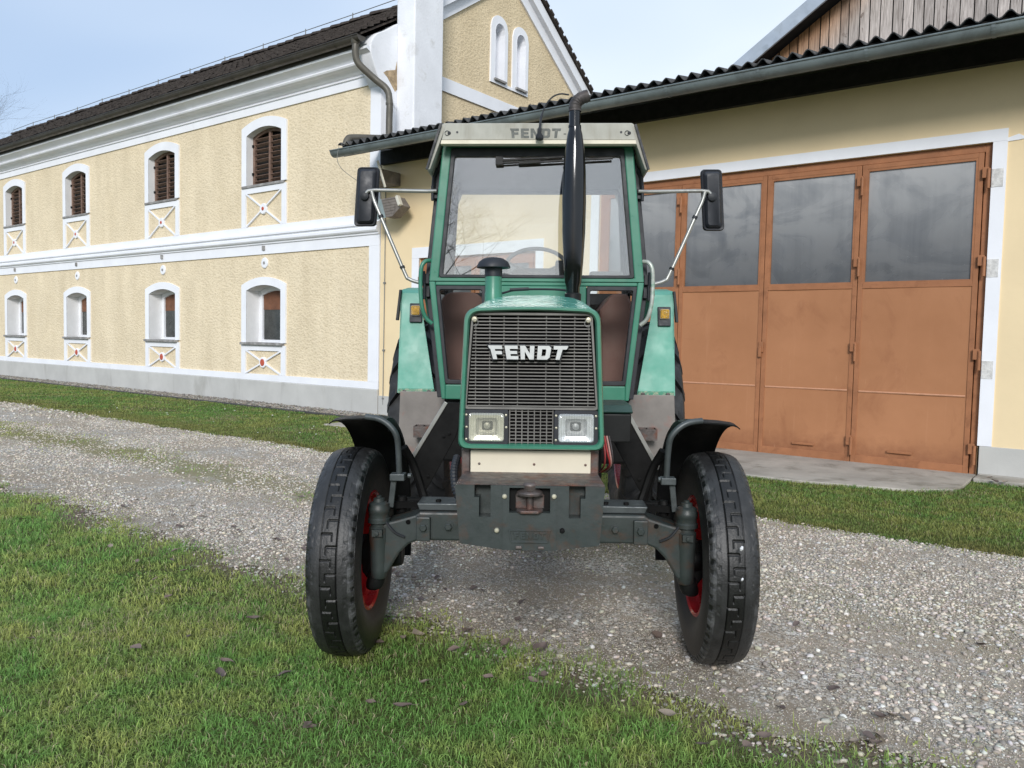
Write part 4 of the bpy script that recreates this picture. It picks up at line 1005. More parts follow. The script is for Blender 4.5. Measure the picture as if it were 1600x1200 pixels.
# ---- hood and nose
def nose(hb, ht, zb, zt, cr, rb=.035, rt=.05):
    return rpoly([(-hb, zb), (hb, zb), (ht, zt), (0, zt+cr), (-ht, zt)], [rb, rb, rt, .12, rt], 6)
hd = [(-.635, .264, .243, 1.06, 1.563, .012, .05), (-.45, .268, .250, 1.06, 1.586, .012, .06), (.2, .276, .262, 1.06, 1.642, .012, .08), (.85, .284, .268, 1.08, 1.690, .014, .10), (1.14, .285, .268, 1.1, 1.708, .014, .11), (1.17, .278, .258, 1.1, 1.700, .010, .10)]
mb = MB(); mb.loft([XZ(nose(a, b, c, d, e, .035, f), y) for y, a, b, c, d, e, f in hd], cap=False)
hood = tb(mb, 'hood', 'green_hood', smooth=True)
mb = MB(); o_ = nose(.270, .247, 1.050, 1.568, .010); i_ = nose(.249, .228, 1.069, 1.551, .010, .028, .04)
o2 = nose(.264, .243, 1.055, 1.563, .010); i2 = nose(.254, .233, 1.064, 1.556, .010, .03, .044)
mb.loft([XZ(i_, -.60), XZ(i_, -.652), XZ(i2, -.664), XZ(o2, -.664), XZ(o_, -.652), XZ(o_, -.62)], cap=False)
tb(mb, 'nose_frame', 'green', smooth=True)
tb(MB().prism(nose(.255, .235, 1.062, 1.56, .01), 'y', -.590, -.585), 'radiator_screen', 'dirtyblack')
# upper grille
gx = lambda z, s: (.243+(1.205-z)*.078)*s if s < 0 else (.240+(1.205-z)*.078)
gz0, gz1 = 1.203, 1.548
mb = MB()
fo = rpoly([(-.247, gz0-.006), (.244, gz0-.006), (.219, gz1+.004), (-.222, gz1+.004)], .012, 4); fi = rpoly([(-.240, gz0+.002), (.237, gz0+.002), (.212, gz1-.004), (-.215, gz1-.004)], .010, 4)
mb.ring(fo, fi, -.640, -.612)
nb_ = 28
for k in range(nb_):
    z = gz0+.006+(gz1-gz0-.010)*k/(nb_-1); x0, x1 = gx(z, -1)+.004, gx(z, 1)-.004
    mb.prism([(-.636, z-.0018), (-.632, z-.0027), (-.612, z-.0015), (-.612, z+.0015), (-.632, z+.0027), (-.636, z+.0018)], 'x', x0+.002, x1-.002)
for k in range(-4, 5):
    if k: x = k*.0520; mb.box(x-.0016, x+.0016, -.628, -.616, gz0, gz1-.004)
gr = tb(mb, 'grille', 'slat')
for x in (-.212, .205):
    mb = MB(); mb.lathe([(.012, -.61), (.012, -.640), (.009, -.645), (.001, -.646)], (x, 0, 1.527), 'y', 12); tb(mb, 'screw', 'bolt', gr, smooth=True)
    mb = MB(); pts = [(x+.003*(1 if x < 0 else -1)+.011*math.cos(a), -.645, 1.514+.012*math.sin(a)) for a in [2*PI*k/14 for k in range(15)]]; mb.tube(pts, .0014, 5, False); tb(mb, 'ring_pull', 'cable', gr)
mb = MB()
for k in range(10): z = 1.074+.0128*k; mb.box(-.082, .080, -.628, -.615, z-.0015, z+.0015)
for k in range(8): x = -.080+.0228*k; mb.box(x-.002, x+.002, -.632, -.613, 1.070, 1.194)
tb(mb, 'lower_grille', 'slat')
# badge
bd = tb(lettering('FENDT', -.166, .138, 1.377, 1.437, -.655, -.640, .10), 'badge', 'rubber')
bd2 = lettering('FENDT', -.160, .132, 1.382, 1.432, -.670, -.654, .10); tb(bd2, 'badge_letters', 'letter', bd)
# headlights
for cx, lm in ((-.165, 'lens_warm'), (.165, 'lens_cool')):
    q = lambda a, b, r: rpoly([(cx-a, 1.131-b), (cx+a, 1.131-b), (cx+a, 1.131+b), (cx-a, 1.131+b)], r, 4)
    mb = MB(); mb.ring(q(.081, .064, .008), q(.064, .051, .012), -.648, -.61); hl = tb(mb, 'headlight', 'plastic', bevel=.002)
    mb = MB(); n_ = len(q(.064, .051, .012)); base_ = XZ(q(.064, .051, .012), -.642)
    circ = lambda r, yy: [(cx+r*math.cos(math.atan2(p[2]-1.131, p[0]-cx)), yy, 1.131+r*math.sin(math.atan2(p[2]-1.131, p[0]-cx))) for p in base_]
    mb.loft([base_, [(cx+(p[0]-cx)*.94, -.634, 1.131+(p[2]-1.131)*.94) for p in base_], circ(.047, -.630), circ(.042, -.616), circ(.034, -.600), circ(.022, -.588), circ(.010, -.583)], cap=False)
    tb(mb, 'reflector', 'reflector', hl, smooth=True)
    mb = MB(); mb.lathe([(.001, -.622), (.012, -.62), (.012, -.585)], (cx, 0, 1.133), 'y', 12); tb(mb, 'bulb_shield', 'chrome', hl, smooth=True)
    mb = MB(); mb.loft([XZ(q(.0655, .0525, .012), -.646), XZ(q(.0655, .0525, .012), -.652), XZ(q(.058, .045, .012), -.657)], cap=False); mb.add(XZ(q(.058, .045, .012), -.657), [tuple(range(20))])
    tb(mb, 'lens', lm, hl, smooth=True, label='yellowed lens' if cx < 0 else 'clear bluish lens')
    mb = MB()
    for dx, dz in ((-.074, .045), (.072, .045), (.073, .0), (-.073, 0), (-.074, -.045)): mb.lathe([(.005, -.648), (.004, -.651), (.001, -.652)], (cx+dx, 0, 1.131+dz), 'y', 8)
    tb(mb, 'bezel_screw', 'bolt', hl)
# cream panel and weight carrier
pn = tb(MB().prism(rpoly([(-.226, .936), (.222, .936), (.222, 1.041), (-.226, 1.041)], .006, 3), 'y', -.612, -.600), 'front_panel', 'cream', bevel=.002)
for x in (-.193, .012, .203): tb(MB().lathe([(.005, -.612), (.004, -.616), (.001, -.617)], (x, 0, .990), 'y', 10), 'screw', 'pitiron', pn, smooth=True)
for x in (-.245, .236): tb(MB().box(x-.016, x+.016, -.60, -.45, .90, 1.045), 'radiator_bracket', 'pitiron', bevel=.004)
zb_ = lambda x: .732+(.02*max(0, (abs(x)-.09)/.15))
mb = MB()
def colm(x0, x1, zl, zh, yf): mb.prism([(x0, zb_(x0) if zl is None else zl), (x1, zb_(x1) if zl is None else zl), (x1, zh), (x0, zh)], 'y', yf, -.80)
Tz = .955
def xe(z): return .257-.09*(Tz-z)
# outer flanks (slanted ends)
for sg in (-1, 1):
    mb.prism([(sg*.190, zb_(.19)), (sg*.240, .752), (sg*.257, Tz), (sg*.190, Tz)], 'y', -.862, -.80)
    mb.prism([(sg*.174, zb_(.174)), (sg*.190, zb_(.19)), (sg*.190, .913), (sg*.174, .913)], 'y', -.862, -.80)
    mb.prism([(sg*.134, zb_(.134)), (sg*.174, zb_(.174)), (sg*.174, .845), (sg*.134, .845)], 'y', -.862, -.80)
    mb.prism([(sg*.092, zb_(.092)), (sg*.134, zb_(.134)), (sg*.134, Tz), (sg*.092, Tz)], 'y', -.862, -.80)
mb.prism([(-.092, .732), (.092, .732), (.092, .862), (-.092, .862)], 'y', -.866, -.80)
mb.prism([(-.092, .862), (-.070, .862), (-.070, .948), (.070, .948), (.070, .862), (.092, .862), (.092, Tz), (-.092, Tz)], 'y', -.866, -.80)
bk = tb(mb, 'weight_carrier', 'greyiron')
mb = MB(); mb.prism([(-.238, .755), (.238, .755), (.252, .951), (-.252, .951)], 'y', -.80, -.50); tb(mb, 'carrier_body', 'greyiron', bk, bevel=.006)
tb(MB().prism([(-.255, -.858), (.255, -.858), (.245, -.50), (-.245, -.50)], 'z', Tz+.0005, Tz+.004), 'worn_top', 'pitiron', bk)
mb = MB(); mb.prism(rpoly([(-.069, .863), (.069, .863), (.069, .947), (-.069, .947)], .012, 4), 'y', -.83, -.802); hj = tb(mb, 'hitch_recess', 'dirtyblack', bk)
mb = MB(); mb.lathe([(.016, .935), (.022, .935), (.026, .958), (.018, .966), (.001, .967)], (0, -.85, 0), 'z', 16); mb.lathe([(.045, .918), (.046, .93), (.03, .940), (.001, .942)], (0, -.835, 0), 'z', 20)
mb.prism([(-.046, -.80), (-.046, -.86), (-.03, -.884), (.03, -.884), (.046, -.86), (.046, -.80)], 'z', .861, .872); mb.prism([(-.046, -.80), (-.046, -.85), (-.02, -.868), (.02, -.868), (.046, -.85), (.046, -.80)], 'z', .917, .927); mb.lathe([(.013, .865), (.013, .94)], (0, -.842, 0), 'z', 12)
mb.box(-.05, .05, -.832, -.82, .87, .92)
tb(mb, 'hitch_jaw', 'pitiron', hj, smooth=True, bevel=.003)
mb = lettering('FENDT', -.056, .056, .772, .795, -.870, -.8655, .06)
o_ = [(-.072, .803), (.072, .803), (.064, .758), (-.064, .758)]; i_ = [(-.066, .799), (.066, .799), (.060, .763), (-.060, .763)]
mb.ring(o_, i_, -.870, -.8655); tb(mb, 'cast_lettering', 'greyiron', bk, bevel=.0008, seg=1)
for x, z, m_ in ((-.086, .918, 'bolt'), (.083, .920, 'bolt'), (-.112, .800, 'bolt'), (.112, .803, 'dirtyblack')):
    tb(MB().lathe([(.0085, -.86), (.0085, -.870), (.006, -.873), (.001, -.8735)], (x, 0, z), 'y', 14), 'bolt_head', m_, bk, smooth=True)
for x in (-.036, .040): tb(MB().box(x-.011, x+.011, -.875, -.862, .737, .748), 'foot_lug', 'pitiron', bk, bevel=.003)

# ---- axle
for sg in (-1, 1):
    P_ = lambda pts: [(sg*a, b) for a, b in pts]
    mb = MB()
    mb.prism(P_([(.23, .563), (.50, .563), (.545, .545), (.585, .505), (.618, .45), (.640, .410), (.668, .410), (.672, .50), (.672, .625), (.640, .640), (.60, .650), (.515, .676), (.495, .690), (.23, .690)]), 'y', -.10, .06)
    ax = tb(mb, 'axle_beam', 'greyiron', bevel=.010)
    tb(MB().prism(P_([(.445, .566), (.507, .566), (.507, .672), (.445, .672)]), 'y', -.125, -.10), 'clamp_plate', 'greyiron', ax, bevel=.004)
    tb(MB().prism(P_([(.24, .692), (.50, .692), (.512, .722), (.24, .724)]), 'y', -.07, .09), 'axle_rail', 'greypipe', ax, bevel=.004)
    for x, yy in ((.474, -.125), (.366, -.10)):
        mb = MB(); mb.lathe([(.024, yy), (.024, yy-.004)], (sg*x, 0, .628), 'y', 18); mb.lathe([(.017, yy-.004), (.017, yy-.016), (.013, yy-.019), (.001, yy-.019)], (sg*x, 0, .628), 'y', 6); tb(mb, 'bolt_head', 'greyiron', ax)
    mb = MB(); mb.lathe([(.001, -.102), (.011, -.102)], (sg*.545, 0, .645), 'y', 12); tb(mb, 'bolt_hole', 'dirtyblack', ax)
    for x in (.42, .33): tb(MB().lathe([(.012, .722), (.012, .734), (.001, .736)], (sg*x, -.03, 0), 'z', 6), 'rail_bolt', 'dirtyblack', ax)
    kp = MB(); kp.lathe([(.028, .385), (.036, .395), (.038, .43), (.041, .54), (.044, .56), (.044, .615), (.036, .622), (.036, .632), (.050, .638), (.050, .655), (.046, .660), (.046, .680), (.049, .684), (.049, .705), (.044, .712), (.044, .722), (.034, .728), (.026, .730), (.024, .745), (.012, .748), (.012, .756), (.001, .757)], (sg*.680, -.075, 0), 'z', 22)
    kp.box(min(sg*.655, sg*.70), max(sg*.655, sg*.70), -.135, -.07, .585, .615)
    for zz_ in (.600,): kp.lathe([(.010, -.135), (.010, -.146), (.001, -.147)], (sg*.678, 0, zz_), 'y', 6)
    tb(kp, 'kingpin_housing', 'greyiron', smooth=True)
    tb(MB().tube(bez([(sg*.655, -.09, .66), (sg*.63, -.11, .63), (sg*.60, -.115, .60), (sg*.56, -.11, .58)], 5), .006, 6), 'grease_line', 'rubber', smooth=True)
    mb = MB(); mb.loft([[(sg*(cx_+r_*math.cos(2*PI*k/14)), -.055+r_*.8*math.sin(2*PI*k/14), z_) for k in range(14)] for cx_, r_, z_ in ((.712, .018, .325), (.708, .036, .333), (.700, .043, .36), (.690, .042, .40), (.682, .036, .42))]); mb.lathe([(.06, .0), (.065, .03), (.05, .10)], (sg*.685, .0, .475), 'x', 16)
    mb.prism([(sg*.70, .56), (sg*.70, .40), (sg*.735, .36), (sg*.765, .40), (sg*.772, .50), (sg*.745, .57)], 'y', -.04, .06)
    tb(mb, 'stub_axle', 'black', smooth=True, bevel=.006)
    mb = MB(); mb.beam((sg*.655, .0, .70), (sg*.46, .10, .69), .04, .03); mb.tube([(sg*.47, .10, .70), (sg*.60, .06, .705)], [.014, .022], 10); mb.lathe([(.02, .66), (.026, .68), (.026, .72), (.02, .73)], (sg*.60, .05, 0), 'z', 12); tb(mb, 'steering_arm', 'dirtyblack', smooth=True)
    mb = MB(); mb.tube([(sg*.47, .10, .70), (sg*.54, .08, .703)], .010, 10); tb(mb, 'tie_rod_end', 'chrome', smooth=True)
mb = MB(); mb.tube([(-.47, .10, .69), (.47, .10, .69)], .014, 10); tb(mb, 'tie_rod', 'dirtyblack', smooth=True)

# ---- front wheels
def tyre_mesh(sg):
    R_, bead = .475, .262
    prof = [(-.078, .262), (-.092, .285), (-.108, .330), (-.113, .370), (-.110, .405), (-.1025, .432), (-.098, .448), (-.090, .4590), (-.075, .4655), (-.055, .4705), (-.03, .4738), (0, .475)]
    full = prof+[(-x, r) for x, r in prof[-2::-1]]
    xs = np.array([p[0] for p in full]); rs = np.array([p[1] for p in full])
    t = np.concatenate([[0], np.cumsum(np.hypot(np.diff(xs), np.diff(rs)))])
    tt = np.concatenate([np.linspace(0, t[5], 14), np.linspace(t[5], t[-6], 110)[1:], np.linspace(t[-6], t[-1], 14)[1:]])
    X = np.interp(tt, t, xs); Rr = np.interp(tt, t, rs); na = 900
    A = np.arange(na)*2*PI/na; XX, AA = np.meshgrid(X, A); RR = np.tile(Rr, (na, 1))
    per = 2*PI/27; ph = (AA % per)/per; n_ = (AA//per)
    d = np.zeros_like(XX); tread = (RR > .437)
    ax_ = np.abs(XX)
    d += .009*(np.abs(ax_-.034) < .0026)                       # two circumferential grooves
    b = lambda v, c, w: np.abs(v-c) < w
    wv = .0016; wp = .034
    s_ = (XX > -.034) & (XX < .012) & b(ph, .12, wp); s_ |= b(XX, .012, wv*1.3) & (ph > .12) & (ph < .40)
    s_ |= (XX > -.012) & (XX < .034) & b(ph, .62, wp); s_ |= b(XX, -.012, wv*1.3) & (ph > .62) & (ph < .90)
    d += .0075*s_
    ph2 = ((AA+.05*vnoise(AA*12, XX*25, 1., 72, 2)) % (2*PI/58))/(2*PI/58)
    nn_ = vnoise(AA*30, XX*120, 1., 70, 3)
    d += .006*np.clip((ax_-.080)/.016, 0, 1)*(b(ph2, .5, .22))*tread*(RR > .441)
    d += .003*np.clip((ax_-.070)/.03, 0, 1)*(nn_-.5)*tread + .0012*(nn_-.5)*tread
    d += .0018*(ax_ > .034)*tread + .0035*np.clip(vnoise(AA*18, XX*60, 1., 73, 3)-.58, 0, 1)*10*(ax_ > .06)*tread*.35
    RR = RR-d
    # lettering-free sidewall rings
    RR = RR+.0015*np.sin((RR-.29)*260)*((RR > .29) & (RR < .36))
    Y = RR*np.cos(AA); Z = RR*np.sin(AA); V = np.stack([XX, Y, Z], 2).reshape(-1, 3); m = len(X)
    i = np.arange(na)[:, None]; j = np.arange(m-1)[None]
    F = np.stack([i*m+j, i*m+j+1, ((i+1) % na)*m+j+1, ((i+1) % na)*m+j], 2).reshape(-1, 4)
    dn = vnoise(AA*8, XX*30, 1., 71, 4)
    dust = np.where(ax_ > .034, .024, .004)*tread*(.35+1.3*dn)+.004
    dust = np.where(d > .005, .004, dust); dust = np.where(~tread, .006+.007*dn, dust)
    worn = (ax_ > .078) & tread & (dn > .56); dust = np.where(worn, dust+.05*(dn-.5)*3, dust)
    dust = dust*np.where((XX > .078) & tread, 1.5, 1)
    C = np.stack([dust, dust*1.0, dust*1.02], 2).reshape(-1, 3)
    return V, F, C
tyremat = attrmat('tyre_rubber', .46, 0, .3, 140, .5, 18)
TV, TF, TC = tyre_mesh(1)
tyre_me = None
def rimprof(R, w_, dish):
    return [(R+.012, -w_), (R+.004, -w_-.004), (R-.006, -w_+.004), (R-.012, -w_*.55), (R-.028, -w_*.40), (R-.030, w_*.1), (R-.055, dish), (R*.62, dish+.012), (R*.42, dish-.018), (.06, dish-.018),
            (.06, dish-.006), (R*.42, dish-.006), (R*.62, dish+.024), (R-.055, dish+.012), (R-.02, w_*.45), (R-.004, w_*.6), (R+.004, w_+.004), (R+.012, w_)]
for sg in (-1, 1):
    mb = MB(); mb.lathe([(r, sg*h) for r, h in rimprof(.262, .085, .03)], (0, 0, 0), 'x', 48, cap=False)
    wh = tb(mb, 'front_wheel', 'red', smooth=True); wh.location = (sg*.825, .07, .475); wh.rotation_euler = (.4, 0, 0)
    V = TV.copy()
    if sg > 0: V[:, 0] *= -1
    ty = big_mesh('tyre', V, TF.ravel() if sg < 0 else TF[:, ::-1].ravel(), np.arange(len(TF))*4, np.full(len(TF), 4), TC, tyremat, True); ty.parent = wh
    mb = MB(); mb.lathe([(.055, -.09*sg), (.07, -.06*sg), (.07, .0), (.095, .01*sg), (.095, .03*sg), (.05, .05*sg), (.045, .09*sg), (.001, .10*sg)], (0, 0, 0), 'x', 24); tb(mb, 'hub', 'black', wh, smooth=True)
    mb = MB()
    for k in range(6): a = 2*PI*k/6; mb.lathe([(.014, -.012*sg), (.014, .004*sg)], (.03*sg-.02*sg, .085*math.cos(a), .085*math.sin(a)), 'x', 6)
    tb(mb, 'wheel_nut', 'black', wh)
    # mudguard over the wheel
    prof = [(.640, -.055), (.643, -.030), (.655, -.010), (.690, .000), (.750, .000), (.83, -.004), (.888, -.012), (.905, -.026)]
    mb = MB(); secs = []
    for k in range(22):
        al = math.radians(83+k*5.4); sc_ = []
        for off_ in (0, -.006):
            row = [(sg*x, -(.628+dz+off_)*math.cos(al), .478+(.628+dz+off_)*math.sin(al)) for x, dz in prof]
            sc_ += row if off_ == 0 else row[::-1]
        secs.append(sc_)
    mb.loft(secs); fd = tb(mb, 'front_fender', 'black', smooth=True)
    mb = MB(); mb.tube(bez([(sg*.74, -.075, 1.108), (sg*.68, -.085, 1.10), (sg*.635, -.09, 1.075), (sg*.603, -.09, 1.035), (sg*.594, -.08, .98), (sg*.592, -.06, .85)], 5), .0135, 10); tb(mb, 'stay', 'greypipe', fd, smooth=True)
    mb = MB(); mb.box(min(sg*.565, sg*.63), max(sg*.565, sg*.63), -.09, -.03, .825, .855); mb.beam((sg*.615, -.06, .84), (sg*.632, -.05, .70), .025, .014, (0, 1, 0)); mb.lathe([(.012, 0), (.012, .018)], (sg*.555, -.06, .845), 'x', 6)
    tb(mb, 'stay_clamp', 'greypipe', fd, bevel=.003)
    mb = MB(); mb.tube(bez([(sg*.60, .10, .95), (sg*.56, .14, .86), (sg*.52, .14, .74), (sg*.50, .12, .69)], 5), .02, 8); tb(mb, 'rear_stay', 'dirtyblack', fd, smooth=True)

# ---- engine and side plates
mb = MB(); mb.box(-.245, .245, -.45, 2.5, .745, 1.07); mb.box(-.34, .34, .35, 2.2, .76, 1.09); mb.box(-.60, .60, 1.54, 1.9, .66, 1.09); mb.lathe([(.20, -.44), (.20, -.38)], (0, 0, .95), 'y', 20)
tb(mb, 'engine_block', 'dirtyblack', bevel=.02)
for sg in (-1, 1):
    P_ = lambda pts: [(sg*a, b) for a, b in pts]
    edge_ = [(.462, 1.123), (.657, .799)] if sg < 0 else [(.50, 1.06), (.655, .785)]
    low = [(.60, .60), (.54, .70), (.411, .94), (.36, 1.12)]
    sp = tb(MB().prism(P_(edge_+low), 'y', .60, .612), 'side_plate', 'dirtyblack', bevel=.003)
    a_, b_ = edge_
    tb(MB().beam((sg*a_[0], .597, a_[1]), (sg*b_[0], .597, b_[1]), .02, .009, (0, 1, 0)), 'edge_strip', 'chrome', sp, bevel=.002)
    for x, z in ((.475, .945), (.445, .960), (.557, .73)): tb(MB().lathe([(.009, .599), (.009, .590), (.001, .589)], (sg*x, 0, z), 'y', 10), 'bolt_head', 'dirtyblack', sp)
tb(MB().box(.322, .452, .10, .48, .985, 1.117), 'battery_box', 'black', bevel=.006)
tb(MB().prism([(.10, 1.119), (.09, 1.128), (.16, 1.153), (.48, 1.155), (.48, 1.119)], 'x', .316, .458), 'battery_lid', paint('dark_green_lid', (.022, .055, .045), .4, 0, .2, 6), bevel=.004)
mb = MB()
pts = bez([(-.30, -.38, .98), (-.305, -.45, .93), (-.29, -.50, .86), (-.255, -.50, .81)], 12)
mb.tube(pts, [.014+.003*(k % 2) for k in range(len(pts))], 10); tb(mb, 'corrugated_hose', 'rubber')
for k, (x, c) in enumerate(((.315, (.35, .03, .03)), (.325, (.45, .25, .22)), (.334, (.05, .04, .04)), (.305, (.3, .04, .04)))):
    mb = MB(); mb.tube(bez([(x-.01, -.2, 1.05), (x, -.24, .99), (x+.012-.004*k, -.22, .93), (x-.01, -.1, .88)], 6), .004, 6); tb(mb, 'wire', paint('wire_%d' % k, c, .5))
mb = MB(); mb.tube(bez([(-.275, -.3, 1.04), (-.27, -.35, 1.0), (-.285, -.33, .95), (-.26, -.3, .9)], 6), .006, 6); tb(mb, 'wire', M['redmat'])

# ---- cab
U_out = [(-.638, 1.80), (.638, 1.80), (.560, 2.60), (-.560, 2.60)]; U_in = [(-.580, 1.822), (.580, 1.822), (.506, 2.582), (-.506, 2.582)]
mb = MB(); mb.ring(U_out, U_in, 1.185, 1.25)
mb.prism([(-.600, 1.776), (.600, 1.776), (.600, 1.7985), (-.600, 1.7985)], 'y', 1.19, 1.245)
for sg in (-1, 1):
    P_ = lambda pts: [(sg*a, b) for a, b in pts]
    mb.prism(P_([(.638, 1.7985), (.601, 1.7985), (.537, 1.186), (.537, 1.096), (.560, 1.096)]), 'y', 1.185, 1.25)
    mb.prism(P_([(.5365, 1.096), (.30, 1.096), (.30, 1.184), (.5365, 1.184)]), 'y', 1.175, 1.25)
mb.prism([(-.2995, 1.08), (.2995, 1.08), (.2995, 1.775), (-.2995, 1.775)], 'y', 1.19, 1.24)
cab = tb(mb, 'cab_frame', 'green', bevel=.006)
S_in = [(-.556, 1.840), (.556, 1.840), (.487, 2.532), (-.487, 2.532)]
ws = tb(MB().prism([(-.557, 1.839), (.557, 1.839), (.488, 2.533), (-.488, 2.533)], 'y', 1.200, 1.201), 'windscreen', 'windscreen')
ws.data.materials[0] = M['windscreen']
tb(MB().ring(rpoly(U_in, .02, 4), rpoly(S_in, .015, 4), 1.178, 1.225), 'windscreen_seal', 'rubber', ws, bevel=.004)
mb = MB(); mb.beam((-.22, 1.165, 2.505), (.15, 1.165, 2.525), .012, .022, (0, 1, 0)); mb.beam((-.21, 1.16, 2.490), (.02, 1.16, 2.503), .01, .012, (0, 1, 0)); mb.box(-.245, -.20, 1.155, 1.18, 2.478, 2.528); mb.beam((-.11, 1.158, 2.488), (.44, 1.158, 2.518), .012, .016, (0, 1, 0))
tb(mb, 'wiper', 'black', ws, bevel=.002)
for sg in (-1, 1):
    P_ = lambda pts: [(sg*a, b) for a, b in pts]
    o_ = P_([(.598, 1.774), (.3005, 1.774), (.3005, 1.188), (.539, 1.188)]); i_ = P_([(.574, 1.750), (.322, 1.750), (.322, 1.212), (.520, 1.212)])
    lw = tb(MB().prism(i_, 'y', 1.205, 1.206), 'lower_window', 'sideglass'); lw.data.materials[0] = M['lowglass']
    tb(MB().ring(rpoly(o_, .012, 3), rpoly(i_, .012, 3), 1.178, 1.225), 'window_seal', 'rubber', lw, bevel=.004)
    # door: rubber-edged frame with glass, hexagonal outline
    mb = MB()
    zz = [(2.57, .572), (1.80, .652), (1.10, .574)]
    for (za, xa), (zb2, xb) in zip(zz[:-1], zz[1:]):
        mb.beam((sg*xa, 1.30, za), (sg*xb, 1.30, zb2), .05, .02, (0, 1, 0))
    mb.beam((sg*.652, 1.30, 1.80), (sg*.690, 2.32, 1.80), .03, .03); mb.beam((sg*.572, 1.30, 2.56), (sg*.60, 2.32, 2.56), .03, .03); mb.beam((sg*.69, 2.32, 1.80), (sg*.60, 2.32, 2.57), .05, .04, (0, 1, 0))
    dr = tb(mb, 'cab_door', 'plastic', bevel=.004)
    mb = MB(); mb.add([(sg*.648, 1.32, 1.80), (sg*.688, 2.30, 1.80), (sg*.602, 2.30, 2.55), (sg*.572, 1.32, 2.55)], [(0, 1, 2, 3)]); mb.add([(sg*.648, 1.32, 1.79), (sg*.665, 1.72, 1.79), (sg*.60, 1.62, 1.12), (sg*.572, 1.32, 1.12)], [(0, 1, 2, 3)])
    dg = tb(mb, 'door_glass', 'sideglass', dr); dg.data.materials[0] = M['sideglass']
    for z in (2.33, 1.82, 1.74):
        mb = MB()
        x = .66-abs(z-1.8)*.1; mb.box(min(sg*(x-.01), sg*(x+.03)), max(sg*(x-.01), sg*(x+.03)), 1.26, 1.30, z-.03, z+.03); mb.tube([(sg*(x+.02), 1.25, z-.045), (sg*(x+.02), 1.25, z+.045)], .010, 8)
        tb(mb, 'door_hinge', 'plastic', dr, bevel=.003)
    mb = MB(); mb.tube([(sg*.600, 1.26, 2.48), (sg*.622, 1.28, 2.43), (sg*.628, 1.28, 2.36)], .012, 8); tb(mb, 'gas_strut', 'rubber', dr, smooth=True)
    # grab handle
    hp = bez([(sg*.634, 1.22, 1.925), (sg*.662, 1.20, 1.918), (sg*.684, 1.19, 1.88), (sg*.690, 1.19, 1.78), (sg*.682, 1.19, 1.66), (sg*.660, 1.20, 1.585), (sg*.622, 1.21, 1.548)], 6)
    tb(MB().tube(hp, .0125, 10), 'grab_handle', 'green' if sg < 0 else paint('worn_handle', (.42, .44, .40), .4, .3, .3, 12, .1, 60, .002, ((.10, .26, .17), .5, 14)), smooth=True, label='green grab handle' if sg < 0 else 'grab handle worn to bare metal')
# rear wall, headliner, interior
mb = MB(); mb.ring([(-.69, 1.72), (.69, 1.72), (.63, 2.62), (-.63, 2.62)], [(-.625, 1.80), (.625, 1.80), (.585, 2.525), (-.585, 2.525)], 2.33, 2.37); tb(mb, 'rear_frame', 'plastic')
rg = tb(MB().prism([(-.625, 1.80), (.625, 1.80), (.585, 2.525), (-.585, 2.525)], 'y', 2.355, 2.356), 'rear_window', 'sideglass'); rg.data.materials[0] = glassmat('rear_glass', (.95, .96, .95), .02)
tb(MB().box(-.60, .60, 1.21, 2.33, 2.555, 2.575), 'headliner', paint('dark_headliner', (.035, .035, .038), .8))
mb = MB(); mb.box(-.62, .62, 2.34, 2.38, 1.05, 1.72); mb.box(-.55, .55, 1.25, 2.4, 1.02, 1.09); tb(mb, 'cab_floor', 'void')
for sg in (-1, 1):
    P_ = lambda pts: [(sg*a, b) for a, b in pts]
    mb = MB(); mb.prism(rpoly(P_([(.665, 1.09), (.37, 1.09), (.345, 1.77), (.64, 1.77)]), [.01, .02, .11, .10], 6) if sg < 0 else P_([(.665, 1.09), (.44, 1.09), (.42, 1.66), (.50, 1.765), (.60, 1.765), (.66, 1.66)]), 'y', 1.75, 2.33); tb(mb, 'wheel_housing', 'housing', bevel=.015)
tb(MB().box(.25, .33, 1.70, 1.85, 1.45, 1.58), 'lever_cover', 'redmat', bevel=.01)
mb = MB(); mb.loft([[(x*k, 2.10+.10*v, z) for x, v in ((-.2, 0), (.2, 0), (.2, 1), (-.2, 1))] for z, k in ((1.45, 1.05), (1.75, 1.05), (1.90, 1), (1.965, .85))]); mb.box(-.22, .22, 1.7, 2.1, 1.40, 1.52); tb(mb, 'seat', 'seat', bevel=.03, seg=3)
mb = MB(); c_ = Vector((-.005, 1.72, 1.93)); pts = []
for k in range(41):
    a = 2*PI*k/40; pts.append(c_+Vector((.205*math.cos(a), .205*math.sin(a)*.72, .205*math.sin(a)*.70)))
mb.tube(pts, .0135, 10, False)
for a in (.3, PI-.3, -PI/2): mb.tube([c_+Vector((.19*math.cos(a), .19*math.sin(a)*.72, .19*math.sin(a)*.70)), c_+Vector((0, .03, -.05))], .008, 6)
mb.tube([c_+Vector((0, .03, -.04)), c_+Vector((0, -.22, -.45))], .03, 10); tb(mb, 'steering_wheel', 'wheelgrey', smooth=True)
tb(MB().box(-.26, .26, 1.27, 1.46, 1.45, 1.80), 'dashboard', 'plastic', bevel=.02)
tb(MB().box(.12, .18, 1.5, 1.62, 1.80, 1.96), 'instrument_box', 'black', bevel=.01)
tb(MB().box(.38, .62, 2.22, 2.32, 1.90, 1.955), 'rear_tray', 'seat', bevel=.015)
